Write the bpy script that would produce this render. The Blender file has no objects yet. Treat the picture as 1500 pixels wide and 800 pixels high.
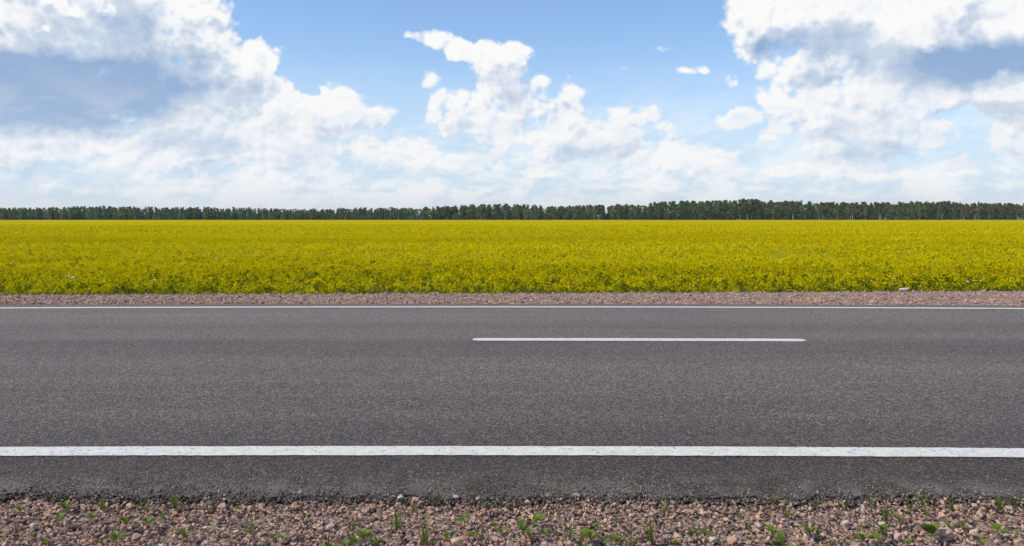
import bpy, bmesh, math, random
import numpy as np
from mathutils import Vector, Matrix, noise as mnoise

random.seed(7)
RNG = np.random.default_rng(11)
SC = bpy.context.scene
COL = SC.collection
R = math.radians

# ---------------------------------------------------------------- camera
EYE = 1.30                      # metres above the road's edge
FPX, HOR = 1170.0, 320.0        # focal length and horizon row, in pixels of the 1500 px wide photograph
cam_d = bpy.data.cameras.new('camera')
cam = bpy.data.objects.new('camera', cam_d)
COL.objects.link(cam)
cam.location = (0, 0, EYE)
cam.rotation_euler = (R(90), 0, 0)
cam_d.sensor_width = 36
cam_d.lens = 36 * FPX / 1500
cam_d.shift_y = -(400 - HOR) / 1500
cam_d.clip_start = 0.05
cam_d.clip_end = 9000
SC.camera = cam

SC.view_settings.view_transform = 'Standard'
SC.view_settings.look = 'None'
SC.view_settings.exposure = 0.30
SC.view_settings.gamma = 1.0
SC.render.engine = 'CYCLES'
SC.cycles.max_bounces = 5
SC.cycles.diffuse_bounces = 3
SC.cycles.glossy_bounces = 2
SC.cycles.transmission_bounces = 3
SC.cycles.use_denoising = True
try:
    SC.cycles.denoising_prefilter = 'ACCURATE'
except Exception:
    pass

# ---------------------------------------------------------------- sun and sky
SUN_EL, SUN_AZ = R(50), R(-108)          # azimuth from the view direction (+Y), negative = to the left
sun_dir = Vector((math.sin(SUN_AZ) * math.cos(SUN_EL), math.cos(SUN_AZ) * math.cos(SUN_EL), math.sin(SUN_EL)))
sl = bpy.data.lights.new('sun', 'SUN')
sl.energy = 3.1
sl.angle = R(0.53)
sl.color = (1.0, 0.91, 0.77)
sun = bpy.data.objects.new('sun', sl)
COL.objects.link(sun)
sun.rotation_euler = (-sun_dir).to_track_quat('-Z', 'Y').to_euler()


class G:
    """A little expression builder over a node tree."""
    def __init__(self, nt):
        self.nt = nt

    def n(self, t, **kw):
        nd = self.nt.nodes.new(t)
        for k, v in kw.items():
            setattr(nd, k, v)
        return nd

    def put(self, sock, v):
        if isinstance(v, bpy.types.NodeSocket):
            self.nt.links.new(v, sock)
        elif v is not None:
            sock.default_value = v

    def m(self, op, a, b=None, c=None, clamp=False):
        nd = self.n('ShaderNodeMath', operation=op, use_clamp=clamp)
        self.put(nd.inputs[0], a)
        self.put(nd.inputs[1], b)
        self.put(nd.inputs[2], c)
        return nd.outputs[0]

    def v(self, op, a, b=None, c=None, scale=None):
        nd = self.n('ShaderNodeVectorMath', operation=op)
        self.put(nd.inputs[0], a)
        self.put(nd.inputs[1], b)
        self.put(nd.inputs[2], c)
        if scale is not None:
            self.put(nd.inputs['Scale'], scale)
        return nd.outputs['Value'] if op in ('LENGTH', 'DOT_PRODUCT', 'DISTANCE') else nd.outputs[0]

    def comb(self, x, y, z):
        nd = self.n('ShaderNodeCombineXYZ')
        for s, q in zip(nd.inputs, (x, y, z)):
            self.put(s, q)
        return nd.outputs[0]

    def sep(self, vec):
        nd = self.n('ShaderNodeSeparateXYZ')
        self.put(nd.inputs[0], vec)
        return nd.outputs

    def smooth(self, x, lo, hi, a=0.0, b=1.0):
        nd = self.n('ShaderNodeMapRange', interpolation_type='SMOOTHSTEP', clamp=True)
        self.put(nd.inputs[0], x)
        self.put(nd.inputs[1], lo)
        self.put(nd.inputs[2], hi)
        self.put(nd.inputs[3], a)
        self.put(nd.inputs[4], b)
        return nd.outputs[0]

    def noise(self, vec, scale, detail=4.0, rough=0.5, dist=0.0, dims='3D', color=False, lac=2.0):
        nd = self.n('ShaderNodeTexNoise', noise_dimensions=dims)
        self.put(nd.inputs['Vector'], vec)
        self.put(nd.inputs['Scale'], scale)
        self.put(nd.inputs['Detail'], detail)
        self.put(nd.inputs['Roughness'], rough)
        self.put(nd.inputs['Lacunarity'], lac)
        self.put(nd.inputs['Distortion'], dist)
        return nd.outputs['Color' if color else 'Fac']

    def voro(self, vec, scale, feature='F1', detail=0.0, rough=0.5, smooth=0.5, out='Distance', dims='3D', rand=1.0):
        nd = self.n('ShaderNodeTexVoronoi', feature=feature, voronoi_dimensions=dims)
        self.put(nd.inputs['Vector'], vec)
        self.put(nd.inputs['Scale'], scale)
        if 'Detail' in nd.inputs:
            self.put(nd.inputs['Detail'], detail)
            self.put(nd.inputs['Roughness'], rough)
        if feature == 'SMOOTH_F1':
            self.put(nd.inputs['Smoothness'], smooth)
        self.put(nd.inputs['Randomness'], rand)
        return nd.outputs[out]

    def mix(self, f, a, b, blend='MIX'):
        nd = self.n('ShaderNodeMix', data_type='RGBA', blend_type=blend)
        nd.clamp_factor = True
        self.put(nd.inputs[0], f)
        for s, q in ((nd.inputs[6], a), (nd.inputs[7], b)):
            if isinstance(q, (tuple, list)) and len(q) == 3:
                q = (*q, 1.0)
            self.put(s, q)
        return nd.outputs[2]

    def ramp(self, f, stops, interp='LINEAR'):
        nd = self.n('ShaderNodeValToRGB')
        cr = nd.color_ramp
        cr.interpolation = interp
        while len(cr.elements) < len(stops):
            cr.elements.new(0.5)
        for e, (p, c) in zip(cr.elements, stops):
            e.position = p
            e.color = (*c, 1.0) if len(c) == 3 else c
        self.put(nd.inputs[0], f)
        return nd.outputs[0]

    def attr(self, name):
        return self.n('ShaderNodeAttribute', attribute_name=name).outputs['Fac']


def s2l(r, g, b):
    f = lambda c: (c / 12.92) if c <= 0.04045 else ((c + 0.055) / 1.055) ** 2.4
    return (f(r / 255), f(g / 255), f(b / 255))


# clouds: ellipses on the sky, read as bearings (cx, cy, rx, ry in photo pixels, weight)
CLOUDS = [
    # big cumulus on the left
    (60, 80, 300, 125, 1.6), (150, 20, 150, 75, 0.9), (255, 40, 75, 75, 1.1), (300, 50, 55, 60, 1.0), (345, 105, 75, 65, 1.2),
    (390, 150, 70, 55, 1.1), (440, 165, 60, 45, 1.0), (300, 150, 90, 60, 1.0), (370, 195, 90, 45, 0.95), (250, 190, 110, 50, 0.95), (150, 245, 180, 45, 0.7), (430, 240, 110, 40, 0.7), (508, 160, 40, 42, 1.0), (545, 172, 34, 26, 0.9),
    (470, 185, 95, 26, 0.8),
    # layered clouds under it
    (120, 150, 230, 60, 1.0), (190, 180, 110, 45, 1.0), (40, 200, 170, 62, 0.85), (180, 215, 190, 60, 0.85), (330, 205, 120, 50, 0.9), (60, 262, 210, 32, 0.55), (300, 262, 190, 30, 0.55),
    (545, 228, 60, 30, 0.8), (610, 232, 62, 30, 0.8), (660, 245, 50, 24, 0.7), (540, 255, 70, 18, 0.5),
    # middle cumulus
    (612, 58, 18, 9, 0.4), (634, 62, 30, 20, 0.8), (668, 68, 40, 27, 1.0), (712, 78, 42, 32, 1.0), (750, 84, 36, 36, 1.0), (738, 122, 46, 46, 0.95),
    (621, 122, 20, 30, 0.9), (632, 150, 28, 36, 0.9), (662, 152, 34, 28, 0.9), (658, 182, 28, 18, 0.8), (700, 165, 40, 40, 0.8), (770, 155, 55, 48, 0.9),
    (803, 122, 26, 18, 0.9), (838, 134, 26, 26, 0.9), (830, 165, 44, 34, 0.9),
    (735, 192, 52, 50, 0.95), (820, 200, 80, 42, 1.0), (885, 196, 56, 40, 0.9), (905, 216, 50, 26, 0.8),
    (892, 166, 32, 16, 0.8), (936, 176, 36, 18, 0.8), (972, 190, 30, 16, 0.7), (760, 232, 110, 20, 0.5), (860, 252, 150, 20, 0.45),
    (995, 226, 60, 32, 0.9), (1060, 234, 66, 30, 0.8), (1140, 248, 44, 18, 0.7), (1030, 262, 130, 20, 0.5),
    # little scraps
    (975, 75, 15, 9, 0.42), (1002, 107, 15, 8, 0.40), (1017, 103, 13, 10, 0.42), (1066, 118, 13, 16, 0.36), (920, 97, 18, 11, 0.13), (928, 112, 12, 12, 0.12), (1026, 82, 26, 8, 0.13),
    (1076, 176, 46, 17, 0.9),
    # big cumulus on the right
    (1110, 30, 75, 75, 1.1), (1200, 40, 140, 95, 1.4), (1350, 50, 170, 90, 1.5), (1480, 40, 140, 95, 1.4),
    (1150, 90, 55, 50, 0.9), (1220, 120, 90, 40, 0.9), (1135, 140, 34, 34, 0.8), (1190, 165, 85, 45, 0.9), (1290, 165, 95, 55, 1.0),
    (1385, 135, 70, 38, 1.0), (1470, 130, 80, 50, 1.1), (1150, 188, 50, 22, 0.7), (1250, 205, 110, 36, 0.8),
    (1350, 195, 80, 30, 0.7), (1405, 243, 46, 20, 0.8), (1485, 200, 50, 32, 0.9), (1300, 250, 190, 22, 0.5), (1240, 228, 130, 24, 0.7), (1290, 135, 90, 40, 0.9),
]
# shaded undersides: (cx, cy, rx, ry, strength)
SHADES = [
    (70, 130, 370, 84, 1.2), (220, 118, 140, 80, 0.85), (40, 80, 170, 70, 0.6), (170, 55, 150, 80, 0.75), (60, 60, 120, 60, 0.6), (260, 208, 120, 22, 0.7), (60, 240, 120, 22, 0.2), (430, 205, 90, 18, 0.25), (600, 250, 110, 12, 0.3), (1060, 255, 110, 12, 0.3),
    (755, 140, 75, 70, 0.42), (680, 175, 40, 40, 0.36), (870, 226, 100, 24, 0.50), (720, 118, 70, 30, 0.25), (530, 192, 60, 12, 0.45), (812, 160, 30, 30, 0.35),
    (1190, 60, 150, 36, 0.75), (1430, 92, 210, 46, 0.95), (1300, 80, 70, 30, 0.6), (1450, 165, 120, 24, 0.6), (1220, 192, 90, 18, 0.5), (1260, 228, 150, 18, 0.5),
    (1460, 15, 80, 18, 0.4), (1180, 118, 80, 16, 0.3), (600, 262, 90, 10, 0.25), (1420, 255, 40, 8, 0.3),
]

# sunlit heads standing out before the shaded parts
PUFFS = [(28, 38, 34, 16, 1.0), (62, 48, 24, 14, 0.9), (105, 14, 44, 18, 1.0), (150, 12, 34, 22, 0.9), (240, 190, 34, 14, 0.9), (290, 202, 12, 6, 0.8), (235, 45, 26, 36, 0.7), (270, 70, 24, 26, 0.7),
         (640, 64, 36, 18, 0.9), (690, 76, 40, 22, 0.9), (745, 72, 30, 20, 0.9), (622, 118, 16, 22, 0.9), (662, 146, 20, 16, 0.9), (735, 165, 30, 26, 0.8), (808, 122, 18, 16, 0.9), (842, 132, 18, 16, 0.9),
         (880, 166, 28, 16, 0.8), (945, 180, 30, 14, 0.9), (870, 216, 26, 9, 0.8), (770, 205, 44, 22, 0.6), (1345, 28, 40, 36, 0.45), (1375, 70, 26, 22, 0.8), (1460, 36, 50, 20, 0.4), (1125, 130, 36, 22, 0.8),
         (1250, 96, 20, 12, 0.7), (1200, 108, 40, 9, 0.6), (1375, 122, 44, 20, 0.8), (1470, 108, 40, 22, 0.8), (1290, 150, 44, 20, 0.6), (1345, 162, 24, 12, 0.7), (1480, 200, 24, 14, 0.7), (1405, 238, 34, 13, 0.7)]


def bearing(px, py):
    x, z = (px - 750) / FPX, (HOR - py) / FPX
    return math.atan2(x, 1.0), z / math.hypot(x, 1.0)


def build_world():
    w = bpy.data.worlds.new('World')
    SC.world = w
    w.use_nodes = True
    nt = w.node_tree
    nt.nodes.clear()
    g = G(nt)
    sky = g.n('ShaderNodeTexSky', sky_type='NISHITA')
    sky.sun_disc = False
    sky.sun_elevation = SUN_EL
    sky.sun_rotation = SUN_AZ
    sky.altitude = 150
    sky.air_density = 1.0
    sky.dust_density = 0.6
    sky.ozone_density = 1.6
    d = g.n('ShaderNodeTexCoord').outputs['Generated']
    X, Y, Z = g.sep(d)
    hlen = g.m('SQRT', g.m('ADD', g.m('MULTIPLY', X, X), g.m('MULTIPLY', Y, Y)))
    U = g.m('ARCTAN2', X, Y)
    V = g.m('DIVIDE', Z, g.m('MAXIMUM', hlen, 0.02))
    # gentle warp so that no outline stays an ellipse
    warp = g.v('SUBTRACT', g.noise(d, 14.0, 3.0, 0.55, color=True), (0.5, 0.5, 0.5))
    wx, wy, wz = g.sep(warp)
    Uw = g.m('MULTIPLY_ADD', wx, 0.062, U)
    Vw = g.m('MULTIPLY_ADD', wy, 0.040, V)
    P = g.comb(Uw, Vw, 0.0)

    def field(lst, k, P=P):
        acc = None
        for cx, cy, rx, ry, wt in lst:
            u, v = bearing(cx, cy)
            sx = FPX / rx * (1 + ((cx - 750) / FPX) ** 2)
            sy = FPX / ry * math.sqrt(1 + ((cx - 750) / FPX) ** 2)
            q = g.v('MULTIPLY_ADD', P, (sx, sy, 0), (-u * sx, -v * sy, 0))
            b = g.m('MULTIPLY_ADD', g.v('DOT_PRODUCT', q, q), -wt, wt)
            acc = b if acc is None else g.m('SMOOTH_MAX', acc, b, k)
        return acc

    M = field(CLOUDS, 0.12)
    M1 = field(CLOUDS, 0.12, g.v('ADD', P, (-0.020, 0.026, 0.0)))     # a step towards the sun
    form = g.m('MAXIMUM', g.m('MINIMUM', g.m('SUBTRACT', M, M1), 0.55), -0.55)
    # the same kind of sky carries on outside the frame
    den = g.m('MAXIMUM', Z, 0.0)
    plan = g.v('SCALE', d, scale=g.m('DIVIDE', 1.0, g.m('ADD', den, 0.16)))
    gen = g.m('MULTIPLY_ADD', g.noise(plan, 1.15, 3.0, 0.5), 3.6, -1.95)
    away = g.m('MAXIMUM', g.smooth(g.m('ABSOLUTE', U), 0.60, 0.76), g.smooth(V, 0.27, 0.42))
    M = g.m('MAXIMUM', M, g.m('MULTIPLY_ADD', g.m('SUBTRACT', 1.0, away), -3.0, gen))

    dn = g.v('MULTIPLY', d, (1.0, 1.0, 1.12))

    def puff(vec):
        f = g.noise(vec, 17.0, 8.0, 0.54)
        c = g.voro(vec, 40.0, 'SMOOTH_F1', 2.0, 0.6, 0.25)
        return g.m('MULTIPLY_ADD', c, -0.42, g.m('MULTIPLY_ADD', f, 1.25, -0.44))

    dw = g.v('MULTIPLY_ADD', warp, (0.022, 0.022, 0.022), dn)
    n0 = puff(dw)
    n1 = puff(g.v('ADD', dw, (-0.0048, 0.0, 0.0078)))
    S = g.m('MAXIMUM', field(SHADES, 0.25), 0.0)
    S = g.m('MULTIPLY', S, g.m('MULTIPLY_ADD', S, 0.75, 0.25))
    soft = g.noise(dn, 9.0, 4.0, 0.5)
    dens = g.m('ADD', g.m('MULTIPLY', n0, 1.35), g.m('MINIMUM', g.m('MULTIPLY_ADD', S, 0.35, M), 0.9))
    alpha = g.smooth(dens, -0.14, g.m('MULTIPLY_ADD', soft, 0.9, -0.16))
    core = g.smooth(dens, 0.25, 1.15)
    relief = g.m('SUBTRACT', n0, n1)          # >0 where the puff faces the sun
    shade = g.m('MULTIPLY_ADD', S, 0.93, g.m('MULTIPLY', core, 0.48))
    shade = g.m('MULTIPLY', shade, g.m('MULTIPLY_ADD', soft, 1.2, 0.40))
    shade = g.m('MULTIPLY_ADD', g.m('MULTIPLY', relief, g.m('MULTIPLY', g.m('MULTIPLY_ADD', soft, 2.2, -0.2), g.m('MULTIPLY_ADD', S, -0.6, 1.0, clamp=True))), -1.35, shade)
    shade = g.m('MULTIPLY_ADD', form, g.m('MULTIPLY_ADD', soft, -0.50, -0.20), shade)
    bright = g.m('MAXIMUM', field(PUFFS, 0.1), 0.0)
    bright = g.m('MULTIPLY', bright, g.smooth(g.m('ADD', n0, g.m('MULTIPLY', bright, 0.35)), 0.02, 0.30))
    shade = g.m('MULTIPLY_ADD', bright, -0.60, shade)
    shade = g.m('ADD', shade, 0.06, clamp=True)
    K = 5.42
    lit, dark, mid = s2l(251, 251, 250), s2l(144, 174, 212), s2l(205, 217, 233)
    ccol = g.ramp(shade, [(0.0, lit), (0.18, s2l(241, 244, 249)), (0.44, mid), (1.0, dark)])
    ccol = g.v('SCALE', ccol, scale=K)
    scol = g.v('MULTIPLY', sky.outputs[0], (0.80, 0.87, 0.955))
    scol = g.mix(g.smooth(V, 0.24, 0.02, 0.0, 0.55), scol, tuple(c * K for c in s2l(206, 223, 241)))
    colr = g.mix(alpha, scol, ccol)
    # bright moist air low over the horizon, with faint layers in it
    lay = g.noise(g.v('MULTIPLY', d, (5.0, 5.0, 46.0)), 1.6, 5.0, 0.55)
    low = g.noise(g.v('MULTIPLY', dw, (1.0, 1.0, 1.7)), 13.0, 6.0, 0.58)
    veil = g.m('POWER', g.smooth(V, 0.0, 0.21, 1.0, 0.0), 1.0)
    veil = g.m('MULTIPLY', veil, g.m('MULTIPLY_ADD', low, 0.9, g.smooth(V, 0.06, 0.0, 0.22, 0.75)), clamp=True)
    low1 = g.noise(g.v('MULTIPLY', g.v('ADD', dw, (-0.004, 0.0, 0.006)), (1.0, 1.0, 1.7)), 13.0, 6.0, 0.58)
    vcol = g.ramp(g.m('MULTIPLY_ADD', g.m('SUBTRACT', low, low1), 0.7, g.m('MULTIPLY_ADD', lay, 0.10, g.m('MULTIPLY', low, 0.90))), [(0.40, tuple(c * K for c in s2l(198, 218, 240))), (0.49, tuple(c * K for c in s2l(222, 232, 243))),
                                                                             (0.57, tuple(c * K for c in s2l(244, 245, 248)))])
    vcol = g.mix(g.smooth(V, 0.050, 0.0), vcol, tuple(c * K for c in s2l(216, 224, 230)))
    colr = g.mix(veil, colr, vcol)
    bg = g.n('ShaderNodeBackground')
    g.put(bg.inputs['Color'], colr)
    bg.inputs['Strength'].default_value = 0.15
    out = g.n('ShaderNodeOutputWorld')
    nt.links.new(bg.outputs[0], out.inputs[0])
    w.cycles.sampling_method = 'MANUAL'
    w.cycles.sample_map_resolution = 512


build_world()
# ---------------------------------------------------------------- helpers
def tag(o, label, cat=None, group=None, kind=None):
    if label:
        o['label'] = label
    if cat:
        o['category'] = cat
    if group:
        o['group'] = group
    if kind:
        o['kind'] = kind
    return o


def link(name, me, parent=None, loc=None):
    o = bpy.data.objects.new(name, me)
    COL.objects.link(o)
    if parent is not None:
        o.parent = parent
    if loc is not None:
        o.location = loc
    return o


def empty(name, loc, rz=0.0, sc=1.0):
    o = link(name, None, None, loc)
    o.rotation_euler = (0, 0, rz)
    o.scale = (sc, sc, sc)
    o.empty_display_size = 0.1
    return o


def np_mesh(name, V, F, mats, mi=None, attrs=None, smooth=False):
    """A mesh from arrays: V (n,3), F (m,3 or m,4), per-face material index and float attributes."""
    V = np.asarray(V, np.float32)
    F = np.asarray(F, np.int32)
    me = bpy.data.meshes.new(name)
    k = F.shape[1]
    me.vertices.add(len(V))
    me.vertices.foreach_set('co', V.ravel())
    me.loops.add(F.size)
    me.loops.foreach_set('vertex_index', F.ravel())
    me.polygons.add(len(F))
    me.polygons.foreach_set('loop_start', np.arange(0, F.size, k, dtype=np.int32))
    if mi is not None:
        me.polygons.foreach_set('material_index', np.asarray(mi, np.int32))
    for m in mats:
        me.materials.append(m)
    for an, av in (attrs or {}).items():
        at = me.attributes.new(an, 'FLOAT', 'FACE')
        at.data.foreach_set('value', np.asarray(av, np.float32))
    me.update(calc_edges=True)
    me.polygons.foreach_set('use_smooth', np.full(len(F), smooth))
    return me


class Proto:
    def __init__(self):
        self.V, self.F, self.M, self.T = [], [], [], []

    def add(self, V, F, m=0, t=0.5):
        b = len(self.V)
        self.V += [tuple(v) for v in V]
        for f in F:
            if len(f) == 4:
                fs = [(f[0], f[1], f[2]), (f[0], f[2], f[3])]
            else:
                fs = [f]
            for q in fs:
                self.F.append(tuple(b + i for i in q))
                self.M.append(m)
                self.T.append(t)

    def arr(self):
        return (np.array(self.V, np.float32), np.array(self.F, np.int32), np.array(self.M, np.int32), np.array(self.T, np.float32))


def bake(protos, which, pos, rot, scale, tint=None, tint_amt=1.0):
    """Many copies of a few prototypes as one set of arrays. rot (n,3,3), scale (n,) or (n,3)."""
    Vs, Fs, Ms, Ts = [], [], [], []
    base = 0
    scale = np.asarray(scale, np.float32)
    if scale.ndim == 1:
        scale = np.repeat(scale[:, None], 3, 1)
    for k, (V, F, M, T) in enumerate(protos):
        ix = np.where(which == k)[0]
        if not len(ix):
            continue
        W = V[None] * scale[ix][:, None, :]
        W = np.einsum('nij,nvj->nvi', rot[ix].astype(np.float32), W) + pos[ix][:, None, :].astype(np.float32)
        Vs.append(W.reshape(-1, 3))
        FF = F[None] + (np.arange(len(ix)) * len(V))[:, None, None] + base
        Fs.append(FF.reshape(-1, 3))
        Ms.append(np.tile(M, len(ix)))
        t = np.tile(T, (len(ix), 1))
        if tint is not None:
            t = t + (tint[ix][:, None] - 0.5) * tint_amt
        Ts.append(t.ravel())
        base += len(ix) * len(V)
    return np.concatenate(Vs), np.concatenate(Fs), np.concatenate(Ms), np.concatenate(Ts)


def rot_z(a):
    c, s = np.cos(a), np.sin(a)
    z, o = np.zeros_like(a), np.ones_like(a)
    return np.stack([np.stack([c, -s, z], -1), np.stack([s, c, z], -1), np.stack([z, z, o], -1)], -2)


def rot_rand(n, rng):
    q = rng.normal(size=(n, 4))
    q /= np.linalg.norm(q, axis=1)[:, None]
    w, x, y, z = q.T
    return np.stack([np.stack([1 - 2 * (y * y + z * z), 2 * (x * y - z * w), 2 * (x * z + y * w)], -1),
                     np.stack([2 * (x * y + z * w), 1 - 2 * (x * x + z * z), 2 * (y * z - x * w)], -1),
                     np.stack([2 * (x * z - y * w), 2 * (y * z + x * w), 1 - 2 * (x * x + y * y)], -1)], -2)


def tilted(n, rng, amt):
    a, b = rng.normal(0, amt, n), rng.normal(0, amt, n)
    z, o = np.zeros(n), np.ones(n)
    rx = np.stack([np.stack([o, z, z], -1), np.stack([z, np.cos(a), -np.sin(a)], -1), np.stack([z, np.sin(a), np.cos(a)], -1)], -2)
    ry = np.stack([np.stack([np.cos(b), z, np.sin(b)], -1), np.stack([z, o, z], -1), np.stack([-np.sin(b), z, np.cos(b)], -1)], -2)
    return rx @ ry @ rot_z(rng.uniform(0, 2 * np.pi, n))


def vnoise(x, y, s, seed=0):
    """Smooth value noise in 0..1 on arrays."""
    x, y = np.asarray(x) * s + seed * 17.3, np.asarray(y) * s + seed * 5.1
    xi, yi = np.floor(x).astype(np.int64), np.floor(y).astype(np.int64)
    fx, fy = x - xi, y - yi
    fx, fy = fx * fx * (3 - 2 * fx), fy * fy * (3 - 2 * fy)

    def h(a, b):
        v = np.sin(a * 127.1 + b * 311.7 + seed * 74.7) * 43758.5453
        return v - np.floor(v)
    return (h(xi, yi) * (1 - fx) + h(xi + 1, yi) * fx) * (1 - fy) + (h(xi, yi + 1) * (1 - fx) + h(xi + 1, yi + 1) * fx) * fy


def mat(name):
    m = bpy.data.materials.new(name)
    m.use_nodes = True
    nt = m.node_tree
    nt.nodes.clear()
    g = G(nt)
    out = g.n('ShaderNodeOutputMaterial')
    return m, g, out


def principled(g, out, color, rough=0.8, spec=0.4, normal=None, metal=0.0):
    p = g.n('ShaderNodeBsdfPrincipled')
    if isinstance(color, (tuple, list)) and len(color) == 3:
        color = (*color, 1)
    g.put(p.inputs['Base Color'], color)
    g.put(p.inputs['Roughness'], rough)
    g.put(p.inputs['Specular IOR Level'], spec)
    if normal is not None:
        g.put(p.inputs['Normal'], normal)
    g.nt.links.new(p.outputs[0], out.inputs[0])
    return p


def bump(g, h, strength, dist):
    b = g.n('ShaderNodeBump')
    b.inputs['Strength'].default_value = strength
    b.inputs['Distance'].default_value = dist
    g.put(b.inputs['Height'], h)
    return b.outputs[0]


def leafy(name, stops, trans=0.35, rough=0.6, spec=0.25):
    """Thin leaf material: colour by the face attribute 'tint', some light let through."""
    m, g, out = mat(name)
    c = g.ramp(g.attr('tint'), stops)
    p = g.n('ShaderNodeBsdfPrincipled')
    g.put(p.inputs['Base Color'], c)
    p.inputs['Roughness'].default_value = rough
    p.inputs['Specular IOR Level'].default_value = spec
    t = g.n('ShaderNodeBsdfTranslucent')
    g.put(t.inputs['Color'], c)
    mx = g.n('ShaderNodeMixShader')
    mx.inputs[0].default_value = trans
    g.nt.links.new(p.outputs[0], mx.inputs[1])
    g.nt.links.new(t.outputs[0], mx.inputs[2])
    g.nt.links.new(mx.outputs[0], out.inputs[0])
    return m


def pos_of(g):
    return g.n('ShaderNodeNewGeometry').outputs['Position']


# ---------------------------------------------------------------- lie of the land
D_NEAR, D_FAR = 3.80, 12.12             # the road's two edges, metres in front of the camera
D_LINE1, D_LINE2, D_MID = 4.405, 11.51, 8.06
FIELD_Z = -0.45


def roff(x):
    """How far the road lies from its mean line at x: a long gentle bend."""
    x = np.asarray(x, float)
    c = np.clip(x, -12, 12)
    return -0.0034 * c * c - 0.0048 * x - 0.0816 * np.clip(np.abs(x) - 12, 0, None)


def crown(d):
    """Road surface height over its edges."""
    t = (np.asarray(d, float) - D_MID) / ((D_FAR - D_NEAR) / 2)
    return 0.090 * np.clip(1 - np.abs(t) ** 1.5, 0, 1)


def shoulder_end(x):
    x = np.clip(np.asarray(x, float), -30, 30)
    return 14.02 + 0.036 * x + 0.0015 * x * x * np.where(x > 0, 1, 0.2)


def near_shoulder_z(d):
    return -0.030 - 0.045 * (D_NEAR - np.asarray(d, float))


# ---------------------------------------------------------------- materials of the setting
def asphalt_material():
    m, g, out = mat('asphalt')
    p = pos_of(g)
    ac = g.attr('across')
    grit = g.voro(p, 125.0, out='Color')
    gv = g.sep(grit)[0]
    big = g.voro(p, 70.0, out='Color')
    bv = g.sep(big)[1]
    fine = g.noise(p, 160.0, 3.0, 0.6)
    v = g.m('MULTIPLY_ADD', gv, 0.62, g.m('MULTIPLY_ADD', bv, 0.36, g.m('MULTIPLY', fine, 0.25)))
    base = g.ramp(v, [(0.16, (0.014, 0.011, 0.009)), (0.45, (0.084, 0.067, 0.055)), (0.75, (0.137, 0.109, 0.090)), (1.0, (0.29, 0.24, 0.20))])
    stone = g.sep(grit)[2]
    base = g.mix(g.m('MULTIPLY', g.m('GREATER_THAN', stone, 0.90), 0.6), base, (0.155, 0.112, 0.092))
    base = g.mix(g.m('MULTIPLY', g.m('LESS_THAN', stone, 0.09), 0.75), base, (0.018, 0.018, 0.019))
    # worn lanes: streaks and patches; the ramp also paints the far lane's sky sheen
    patch = g.noise(p, 0.7, 4.0, 0.55)
    streak = g.noise(g.v('MULTIPLY', g.comb(g.sep(p)[0], ac, 0.0), (0.10, 1.9, 1.0)), 1.6, 4.0, 0.6)
    lane = g.ramp(g.m('DIVIDE', g.m('SUBTRACT', ac, 3.5), 9.0),
                  [(0.00, (0.56, 0.52, 0.47)), (0.09, (0.51, 0.475, 0.43)), (0.13, (0.72,) * 3), (0.20, (0.90,) * 3), (0.34, (1.13,) * 3), (0.43, (0.90,) * 3),
                   (0.475, (0.92,) * 3), (0.53, (1.22,) * 3), (0.62, (1.06,) * 3), (0.72, (1.34,) * 3), (0.86, (1.25,) * 3), (1.0, (1.1,) * 3)], 'EASE')
    wear = g.m('MULTIPLY', g.m('MULTIPLY_ADD', patch, 0.34, 0.83), g.m('MULTIPLY_ADD', streak, 0.55, 0.725))
    base = g.mix(1.0, base, lane, 'MULTIPLY')
    wc = g.n('ShaderNodeCombineColor')
    for s in wc.inputs:
        g.put(s, wear)
    base = g.mix(1.0, base, wc.outputs[0], 'MULTIPLY')
    # fine pale dust swept to the near edge
    dust = g.m('MULTIPLY', g.smooth(ac, 4.12, 3.86), g.smooth(g.noise(p, 5.0, 3.0), 0.35, 0.65))
    base = g.mix(g.m('MULTIPLY', dust, 0.42), base, (0.21, 0.185, 0.165))
    h = g.m('MULTIPLY_ADD', g.voro(p, 125.0), -1.0, g.m('MULTIPLY', fine, 0.5))
    principled(g, out, base, g.m('MULTIPLY_ADD', patch, 0.16, 0.55), 0.3, bump(g, h, 0.8, 0.008))
    return m


def paint_material():
    m, g, out = mat('road_paint')
    p = pos_of(g)
    n1 = g.noise(p, 55.0, 4.0, 0.65)
    n2 = g.noise(p, 6.0, 3.0, 0.6)
    pits = g.voro(p, 80.0)
    worn = g.m('MULTIPLY', g.smooth(g.m('MULTIPLY_ADD', n2, 0.5, n1), 0.87, 0.99), 0.9)
    tone = g.ramp(g.noise(p, 22.0, 4.0, 0.6), [(0.3, (0.52, 0.50, 0.46)), (0.65, (0.66, 0.635, 0.585))])
    col = g.mix(worn, tone, (0.10, 0.095, 0.09))
    dk = g.m('GREATER_THAN', g.sep(g.voro(p, 75.0, out='Color'))[0], 0.965)
    col = g.mix(g.m('MULTIPLY', dk, 0.5), col, (0.07, 0.066, 0.063))
    principled(g, out, col, 0.55, 0.4, bump(g, pits, 0.5, 0.004))
    return m


STONE_STOPS = [(0.0, (0.048, 0.042, 0.039)), (0.16, (0.106, 0.075, 0.064)), (0.34, (0.180, 0.116, 0.091)), (0.52, (0.251, 0.157, 0.117)),
               (0.66, (0.282, 0.187, 0.141)), (0.78, (0.299, 0.168, 0.095)), (0.88, (0.246, 0.228, 0.210)), (1.0, (0.370, 0.332, 0.283))]


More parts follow.
